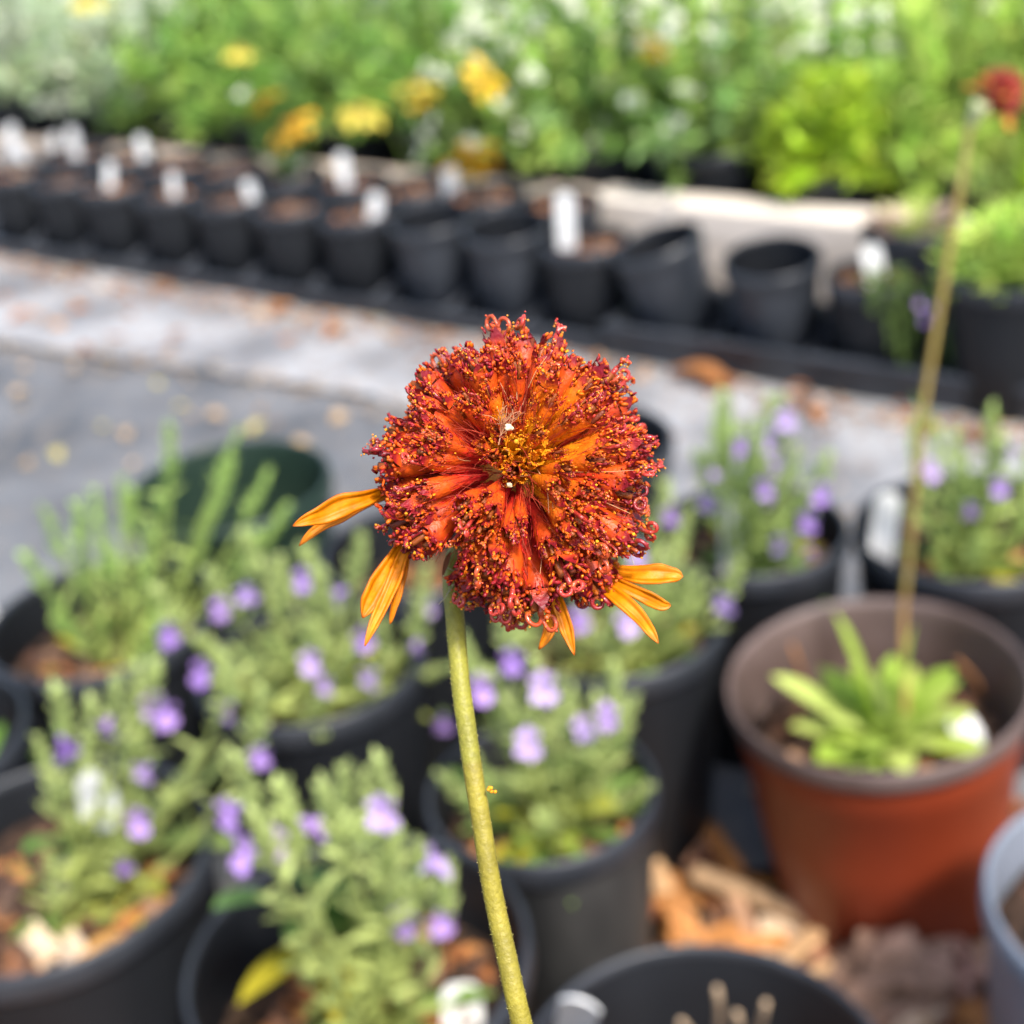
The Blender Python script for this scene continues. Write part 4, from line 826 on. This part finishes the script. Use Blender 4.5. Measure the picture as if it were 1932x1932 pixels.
MM = .001
def corolla_mesh(cls, rs):
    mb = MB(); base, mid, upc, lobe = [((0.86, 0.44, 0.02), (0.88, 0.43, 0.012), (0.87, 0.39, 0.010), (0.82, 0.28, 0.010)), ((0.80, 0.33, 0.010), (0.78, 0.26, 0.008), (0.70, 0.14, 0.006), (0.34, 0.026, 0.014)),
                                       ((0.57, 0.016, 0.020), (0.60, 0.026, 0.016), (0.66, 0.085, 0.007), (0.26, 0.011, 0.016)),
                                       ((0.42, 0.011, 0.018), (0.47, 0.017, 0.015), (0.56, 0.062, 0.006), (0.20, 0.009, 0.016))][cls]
    base, mid, upc, lobe = [np.array(q)*rs.uniform(.88, 1.12) for q in (base, mid, upc, lobe)]
    z = np.array([0, 1.2, 2.8, 4.2, 5.4, 6.4, 7.0]); r = np.array([.45, .56, .74, 1.02, 1.28, 1.36, 1.28])*rs.uniform(.88, 1.06)
    bx, by = rs.uniform(-.7, .7), rs.uniform(-.7, .7)
    pts = np.stack([bx*(z/7)**2, by*(z/7)**2, z], 1)*MM
    cols = np.array([base, base, mid, mid*.6+upc*.4, upc, upc*.9+lobe*.1, upc*.4+lobe*.6])
    mb.tube(pts, r*MM, 12, cols, cap=False)
    top = pts[-1]
    OR = np.array((0.66, 0.14, 0.005)); YE = np.array((0.80, 0.30, 0.006))
    for k in range(5):
        a = k*1.2566+rs.uniform(-.2, .2); o = np.array([math.cos(a), math.sin(a), 0]); L = rs.uniform(1.0, 1.75); sp_ = rs.uniform(-.35, .5)
        p0 = top+o*r[-1]*MM*.95; sd = np.array([-o[1], o[0], 0]); d = unit(o*sp_+np.array([0, 0, 1]))
        wd = .74*MM; V = [p0-sd*wd, p0+sd*wd, p0+d*L*.5*MM-sd*wd*.75+o*.12*MM, p0+d*L*.5*MM+sd*wd*.75+o*.12*MM, p0+d*L*MM+o*.25*MM]
        mb.add(V, [(2, 3, 4)], [(0, 1, 3, 2)], np.array([upc, upc, lobe, lobe, lobe*.7]))
        # knobbly papillae crowding the lobes
        for h in range((4, 8, 13, 14)[cls]):
            t = rs.uniform(-.35, 1); q = p0+d*L*t*MM+sd*wd*rs.uniform(-.9, .9)*(1-max(t, 0)*.5); dd = unit(d*rs.uniform(.1, 1.1)+o*rs.uniform(-.5, .8)+sd*rs.uniform(-.7, .7))
            u_ = rs.random(); cc = (OR if u_ < .20 else (YE if u_ < .22 else (lobe*1.25 if u_ < .62 else upc)))*rs.uniform(.65, 1.15); ln = rs.uniform(.30, .66)*MM; w_ = rs.uniform(.10, .18)*MM
            mb.tube([q, q+dd*ln*.6, q+dd*ln], [w_*.8, w_, w_*.55], 5, cc)
    # silky hairs down the tube
    for h in range(46):
        t = rs.uniform(.05, .95); i = min(int(t*6), 5); f = t*6-i; pc = pts[i]*(1-f)+pts[i+1]*f; rr = (r[i]*(1-f)+r[i+1]*f)*MM
        a = rs.uniform(0, 6.28); o = np.array([math.cos(a), math.sin(a), 0]); q = pc+o*rr*.96; dd = unit(o*.38+np.array([0, 0, 1]))
        mb.tube([q, q+dd*rs.uniform(.5, 1.3)*MM], [.05*MM, .018*MM], 3, mid*rs.uniform(.8, 1.5) if t > .5 else base*rs.uniform(.9, 1.6))
    # stamen tubes, dark, in the throat
    for h in range(3 if cls else 0):
        a = rs.uniform(0, 6.28); o = np.array([math.cos(a), math.sin(a), 0])*rs.uniform(.2, .7)
        mb.tube([top+(o-np.array([0, 0, 2]))*MM, top+(o*1.2+np.array([0, 0, rs.uniform(.4, 1.5)]))*MM], [.36*MM, .26*MM], 6, (0.26, 0.06, 0.012) if h else (0.16, 0.03, 0.012))
    return mb.mesh('disc_floret', M_COROLLA)
def style_mesh(rs, long_=False, curl=True):
    mb = MB(); c = np.array([(0.30, 0.020, 0.022), (0.38, 0.034, 0.022), (0.24, 0.016, 0.020), (0.42, 0.060, 0.018)][rs.randrange(4)])
    zt = rs.uniform(8.2, 9.5)+(1.8 if long_ else 0); x0, y0 = rs.uniform(-.4, .4), rs.uniform(-.4, .4)
    st = np.array([x0, y0, zt])*MM; mb.tube(spline([np.array([x0*.4, y0*.4, 6.2])*MM, np.array([x0, y0, 7.6])*MM, st], 5), .24*MM, 6, c)
    a = rs.uniform(0, 3.14); o = np.array([math.cos(a), math.sin(a), 0]); w_ = np.array([-o[1], o[0], 0])
    for s in (-1, 1):
        R_ = rs.uniform(.40, .62)*(1 if curl else .8); turn = (rs.uniform(4.2, 6.6) if rs.random() < .85 else rs.uniform(2.2, 3.8)) if curl else rs.uniform(.5, 2.0); n = 15
        P = []; tw = rs.uniform(-.5, .5); lead = rs.uniform(.1, .6)
        for k in range(n):
            t = k/(n-1)*turn; rr = R_*(1-.18*k/(n-1))
            P.append(st+(o*s*(R_-rr*math.cos(t))+np.array([0, 0, 1])*(lead*min(1, k/3)+rr*math.sin(t))+w_*tw*k/(n-1))*MM)
        cc = np.tile(c, (n, 1))*np.linspace(1, 1.25, n)[:, None]; cc[-4:] = cc[-4:]*.4+np.array((0.5, 0.12, 0.02))*.6
        mb.tube(P, np.linspace(.17, .20, n)*MM, 6, cc)
        for h in range(9):     # papillae and stuck pollen on the curl
            q = P[rs.randrange(2, n)]+np.array([rs.gauss(0, .18), rs.gauss(0, .18), rs.gauss(0, .18)])*MM
            mb.inst(OCT_V, OCT_T, None, [q], rand_rot(1), np.array([rs.uniform(.08, .15)*MM]), [np.array((0.75, 0.28, 0.01)) if rs.random() < .55 else c*1.5])
    return mb.mesh('style', M_STYLE)
def pollen_mesh(rs, n):
    mb = MB(); 
    cl = [(rs.uniform(-1.2, 1.2), rs.uniform(-1.2, 1.2), rs.uniform(5.8, 8.9)) for _ in range(3)]
    P = []; 
    for k in range(n):
        if rs.random() < .45: c = cl[rs.randrange(3)]; P.append([c[i]+rs.gauss(0, .22) for i in range(3)])
        else:
            a = rs.uniform(0, 6.28); r_ = rs.uniform(.8, 1.45); P.append([1.15*r_*math.cos(a), 1.15*r_*math.sin(a), rs.uniform(5.2, 9.0)])
    P = np.array(P)*MM; m = len(P)
    col = np.array([(0.85, 0.36, 0.01) if rs.random() < .35 else ((0.62, 0.13, 0.012) if rs.random() < .6 else (0.26, 0.03, 0.02)) for _ in range(m)])
    mb.inst(OCT_V, OCT_T, None, P, rand_rot(m), np.array([rs.uniform(.09, .21) for _ in range(m)])*MM, col); return mb.mesh('pollen', M_POLLEN)
rs = random.Random(11)
CORO = [[corolla_mesh(c, rs) for _ in range(6)] for c in range(4)]
STY = [style_mesh(rs) for _ in range(14)]; STYL = [style_mesh(rs, True) for _ in range(6)]; STYS = [style_mesh(rs, False, False) for _ in range(8)]
POL = [pollen_mesh(rs, 8) for _ in range(8)]
NF = 168; fr = frames([AX], [cu])[0]
def hdir(th, az): return fr[:, 0]*math.sin(th)*math.cos(az)+fr[:, 2]*math.sin(th)*math.sin(az)+fr[:, 1]*math.cos(th)
def put_floret(base, d, s, wsc, cls, style, pollen=True):
    o = link('disc_floret', CORO[cls][rs.randrange(6)], rootF, Vector(base-FB))
    x_ = unit(np.cross(RNG.normal(size=3), d)); y_ = np.cross(d, x_)
    o.rotation_mode = 'QUATERNION'; o.rotation_quaternion = Matrix(np.stack([x_, y_, d], 1).tolist()).to_quaternion(); o.scale = (s*wsc, s*wsc, s)
    if style: link('style', style, o)
    if pollen: link('pollen', rs.choice(POL), o)
count = 0
T0, T1 = math.radians(20), math.radians(134)
for k in range(NF):
    ct = math.cos(T0)-(k+.5)/NF*(math.cos(T0)-math.cos(T1)); th = math.acos(ct)+rs.gauss(0, .055); az = k*2.399963+rs.gauss(0, .11)
    deg = math.degrees(th)
    if deg > 112 and rs.random() < .3: continue
    lean = math.radians(9)*math.exp(-((deg-22)/20)**2)
    d = unit(hdir(th+lean, az)+np.array([0, 0, -1])*.10*max(0, (deg-80)/50)+np.array([rs.gauss(0, .12) for _ in range(3)]))
    bd = hdir(math.radians(10)+(th-T0)*1.0, az)
    s = 1.13*rs.uniform(.86, 1.12)
    if deg < 30: s *= .72
    elif deg < 40: s *= .84
    elif deg < 50: s *= .94
    side = d.dot(cr)                                     # the yellower side of the disc
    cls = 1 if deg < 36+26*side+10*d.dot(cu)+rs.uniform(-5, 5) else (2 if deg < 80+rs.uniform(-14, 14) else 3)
    stl = None
    down = -d.dot(cu)
    if (side > .55 and deg > 60) or down > .75: stl = rs.choice(STY) if rs.random() < .8 else rs.choice(STYS)
    elif rs.random() < .7: stl = rs.choice(STYS if rs.random() < .78 else STY)
    if down > .5: s *= 1+.06*(down-.5)/.5*rs.uniform(.3, 1.4)
    tp_ = HC+d*.0125*s-CO; dp_ = tp_.dot(cf); tx_, ty_ = 966+tp_.dot(cr)/dp_/HALF*966, 966-tp_.dot(cu)/dp_/HALF*966
    if tx_ < 868 and ty_ > 1035+.25*(tx_-760): continue     # bare patch where the stem joins
    put_floret(HC-AX*.0008+bd*.0040, d, s*(1.05 if deg > 75 else 1), (rs.uniform(.58, .76) if deg < 45 else (rs.uniform(.72, .96) if deg < 75 else rs.uniform(.9, 1.16))), cls, stl); count += 1
for k in range(26):                                      # young short florets on the crater floor
    th = math.radians(3+22*math.sqrt((k+.5)/26)); az = k*2.4
    put_floret(HC-AX*.0004+hdir(th, az)*.0042, hdir(th+rs.gauss(0, .1), az), rs.uniform(.44, .62), rs.uniform(.85, 1.1), 0, rs.choice(STYS) if rs.random() < .2 else None, False); count += 1
for k in range(5):                                       # a few longer maroon ones standing in the middle
    th = math.radians(rs.uniform(12, 26)); az = rs.uniform(-1.2, 1.8); put_floret(HC+hdir(th, az)*.0036, hdir(th+rs.gauss(0, .15), az), rs.uniform(.55, .72), .68, 2, rs.choice(STYS)); count += 1
# bristly hairs between the florets
mb = MB()
for k in range(900):
    ct = 1-rs.random()*(1-math.cos(math.radians(125))); th = math.acos(ct); az = rs.uniform(0, 6.28)
    d = fr[:, 0]*math.sin(th)*math.cos(az)+fr[:, 2]*math.sin(th)*math.sin(az)+fr[:, 1]*math.cos(th)
    p = HC-FB+d*.004; L = rs.uniform(.005, .0098); e = unit(d+np.array([rs.gauss(0, .25) for _ in range(3)])); b1 = p+e*L*.6; b2 = b1+unit(e+np.array([rs.gauss(0, .5) for _ in range(3)]))*L*.4
    pale = rs.random() < .07
    mb.tube(bez(p, b1, b2, 5), np.linspace(.00006, .00003, 5), 3, (0.8, 0.5, 0.25) if pale else (0.48, 0.06, 0.03), cap=False)
for k in range(16):   # the little tuft of pale hairs beside the centre
    p = pat(945+rs.gauss(0, 7), 812+rs.gauss(0, 10), -.0085)-FB; q = pat(962+rs.gauss(0, 12), 775+rs.gauss(0, 10), -.0105)-FB
    mb.tube(bez(p, (p+q)/2+np.array([rs.gauss(0, .0006) for _ in range(3)]), q, 6), np.linspace(.00007, .00004, 6), 3, (0.75, 0.38, 0.2), cap=False)
stuff(mb.build('bristles', M_HAIR, rootF))
# long loose hairs below the head
mb = MB()
for k in range(26):
    x0, y0 = rs.choice([(930, 1100), (800, 960), (960, 1130), (1180, 1010), (770, 950), (845, 1090), (1130, 1090)]); x0 += rs.gauss(0, 18); y0 += rs.gauss(0, 12)
    a = pat(x0, y0, .004)-FB; e = pat(x0+rs.gauss(0, 16), y0+rs.uniform(5, 55), .003)-FB
    mb.tube(bez(a, (a+e)/2+np.array([rs.gauss(0, .0009), 0, 0]), e, 6), .00005, 3, (0.55, 0.5, 0.35), cap=False)
stuff(mb.build('loose_hairs', M_HAIR, rootF))
# specks at the heart
for (x_, y_, r_, c) in [(960, 806, .00034, (0.75, 0.58, 0.36)), (961, 915, .00022, (0.7, 0.5, 0.28)), (974, 833, .00024, (0.8, 0.33, 0.01))]:
    mb = MB(); m_ = 5; mb.inst(ICO_V, ICO_T, None, pat(x_, y_, -.0105 if y_ < 900 else -.0140)-FB+np.array([[0, 0, 0]]+[[rs.gauss(0, r_*.45) for _ in range(3)] for _ in range(m_-1)]), rand_rot(m_), np.array([r_]+[r_*.6]*(m_-1)), np.tile(c, (m_, 1))); mb.build('seed_speck', M_POLLEN, rootF)

# ray petals: lobes given by photo pixels, widths and depth
def ray_petal(lobes, label):
    mb = MB()
    for (pts, dz, tilt) in lobes:
        C3 = np.array([pat(x_, y_, z_) for (x_, y_, w_), z_ in zip(pts, dz)]); wd = np.array([q[2] for q in pts])*px2m
        n = 26; u = np.linspace(0, 1, len(pts)); tt = np.linspace(0, 1, n); C3 = spline(C3, n); wv = np.interp(tt, u, wd); wv[-3:] *= np.array([.95, .8, .35]); m = 9
        rows = []; back = []
        for i in range(n):
            tn = unit(C3[min(i+1, n-1)]-C3[max(i-1, 0)]); v = unit(CO-C3[i]); side = unit(np.cross(tn, v)); nr = unit(np.cross(side, tn)); nr = nr if nr.dot(v) > 0 else -nr
            side = unit(side*math.cos(tilt)+nr*math.sin(tilt)); nr = unit(np.cross(side, tn)); nr = nr if nr.dot(v) > 0 else -nr
            for j in range(m):
                e = (j/(m-1)-.5)*2; h = (e*e*.5 + .17*math.cos(e*9.4+.4*math.sin(i*.5)))*wv[i]*.5 + .05*wv[i]*math.sin(i*.7+e*2)
                p = C3[i]+side*e*wv[i]*.5+nr*h; rows.append(p); back.append(p-nr*.00012)
        V = np.array(rows+back)-FB; K = n*m; Q = []
        for i in range(n-1):
            for j in range(m-1):
                a = i*m+j; Q.append((a, a+1, a+m+1, a+m)); Q.append((K+a+m, K+a+m+1, K+a+1, K+a))
        for i in range(n-1):
            for j in (0, m-1): a = i*m+j; Q.append((a, a+m, K+a+m, K+a) if j == 0 else (a+m, a, K+a, K+a+m))
        for j in range(m-1): a = (n-1)*m+j; Q.append((a, a+1, K+a+1, K+a))
        e = np.abs(np.tile(np.linspace(-1, 1, m), n)); t = np.repeat(tt, m)
        c = np.array((0.76, 0.235, 0.002))[None]*np.ones((K, 1))
        vein = np.tile(np.array([1, .95, .35, 1, 1.1, 1, .35, .95, .9]), n)*(1+.18*np.sin(np.repeat(tt, m)*23+np.tile(np.linspace(0, 5, m), n))); c *= (.55+.45*vein)[:, None]
        c[:, 1] *= np.where(e > .9, .72, 1.0); c *= np.where(e > .9, .85, 1)[:, None]
        tipm = np.clip((t-.93)/.07, 0, 1)[:, None]; c = c*(1-tipm*.6)+np.array((0.45, 0.07, 0.02))*tipm*.6
        bs = np.clip((.22-t)/.22, 0, 1)[:, None]; c = c*(1-bs*.5)+np.array((0.6, 0.16, 0.01))*bs*.5
        mb.add(V, None, Q, np.concatenate([c, c*.92]))
    o = mb.build('petal', M_RAY, rootF); o['label'] = label; return o
c4 = lambda *L: [(540+.2118*a, 884+.2118*b_, .2118*w_) for a, b_, w_ in L]
c3 = lambda *L: [(949+.2118*a, 818+.2118*b_, .2118*w_) for a, b_, w_ in L]
ray_petal([(c4((1120, 150, 50), (900, 195, 70), (700, 265, 150), (500, 320, 215), (330, 400, 190), (180, 455, 110), (60, 510, 30)), (.002, .001, -.001, -.002, -.003, -.004, -.0045), .25),
           (c4((950, 230, 40), (700, 330, 70), (480, 440, 105), (330, 510, 95), (215, 590, 80), (115, 688, 25)), (.003, .002, .0012, .001, .0008, .0005), -.35)], 'two lobed orange petal sticking out level')
ray_petal([(c4((1120, 540, 60), (1040, 660, 100), (930, 850, 170), (820, 1040, 220), (740, 1190, 190), (680, 1330, 40)), (.002, .001, 0, -.001, -.0015, -.002), .3),
           (c4((1110, 600, 60), (1030, 800, 110), (960, 1000, 130), (870, 1200, 120), (780, 1390, 95), (700, 1578, 30)), (.001, 0, -.001, -.002, -.003, -.004), -.25),
           (c4((1090, 700, 50), (1030, 950, 95), (970, 1180, 90), (925, 1385, 25)), (.0025, .0015, .001, .001), .5)], 'three lobed orange petal hanging down')
ray_petal([(c3((330, 1150, 60), (390, 1350, 90), (430, 1560, 115), (405, 1760, 120), (320, 1925, 30)), (.002, .001, 0, -.001, -.001), .35),
           (c3((360, 1150, 60), (430, 1350, 90), (510, 1560, 130), (575, 1760, 125), (637, 1975, 25)), (.001, 0, -.001, -.0015, -.002), -.2)], 'small two lobed orange petal pointing straight down')
ray_petal([(c3((640, 1200, 70), (850, 1330, 120), (1050, 1480, 150), (1200, 1620, 130), (1310, 1760, 95), (1385, 1868, 25)), (.001, .0, -.002, -.003, -.004, -.0045), .2),
           (c3((700, 1200, 60), (930, 1290, 90), (1120, 1380, 110), (1300, 1465, 135), (1420, 1525, 110), (1495, 1530, 40)), (.002, .001, 0, -.0005, -.001, -.001), -.2),
           (c3((720, 1150, 60), (980, 1225, 110), (1200, 1262, 180), (1400, 1258, 190), (1540, 1265, 130), (1605, 1272, 25)), (.003, .002, .001, .0005, .0005, .0005), .35)], 'three lobed orange petal spread to the side')
# reflexed bracts under the head
for (pa, pb, wd) in [((850, 1040), (834, 1090), 12), ((830, 1020), (808, 1058), 14), ((915, 1060), (930, 1100), 12), ((880, 1030), (862, 1078), 13), ((800, 990), (775, 1030), 14)]:
    a = pat(*pa, .005)-FB; v = pat(*pb, .0045)-FB-a; mb = MB(); big_leaf(mb, a, v, np.linalg.norm(v), wd*px2m, (0.2, 0.07, 0.03), 0.05, .3, 7, .1); mb.build('bract', M_LEAF, rootF)
# the pot the flower grows from, below the picture
rP = thing('potted_rosette', 'black pot of the tall flower standing below the picture', 'potted plant', (foot[0], foot[1], .001))
make_pot(rP, .072, .145, soil=.80, chips=50)
for k in range(10):
    a = k*.63; mb = MB(); big_leaf(mb, (.01*math.cos(a), .01*math.sin(a), .118), (math.cos(a), math.sin(a), .8), .06, .015, GRN[k % 4], .5); mb.build('leaf', M_LEAF, rP)
print('florets', count)
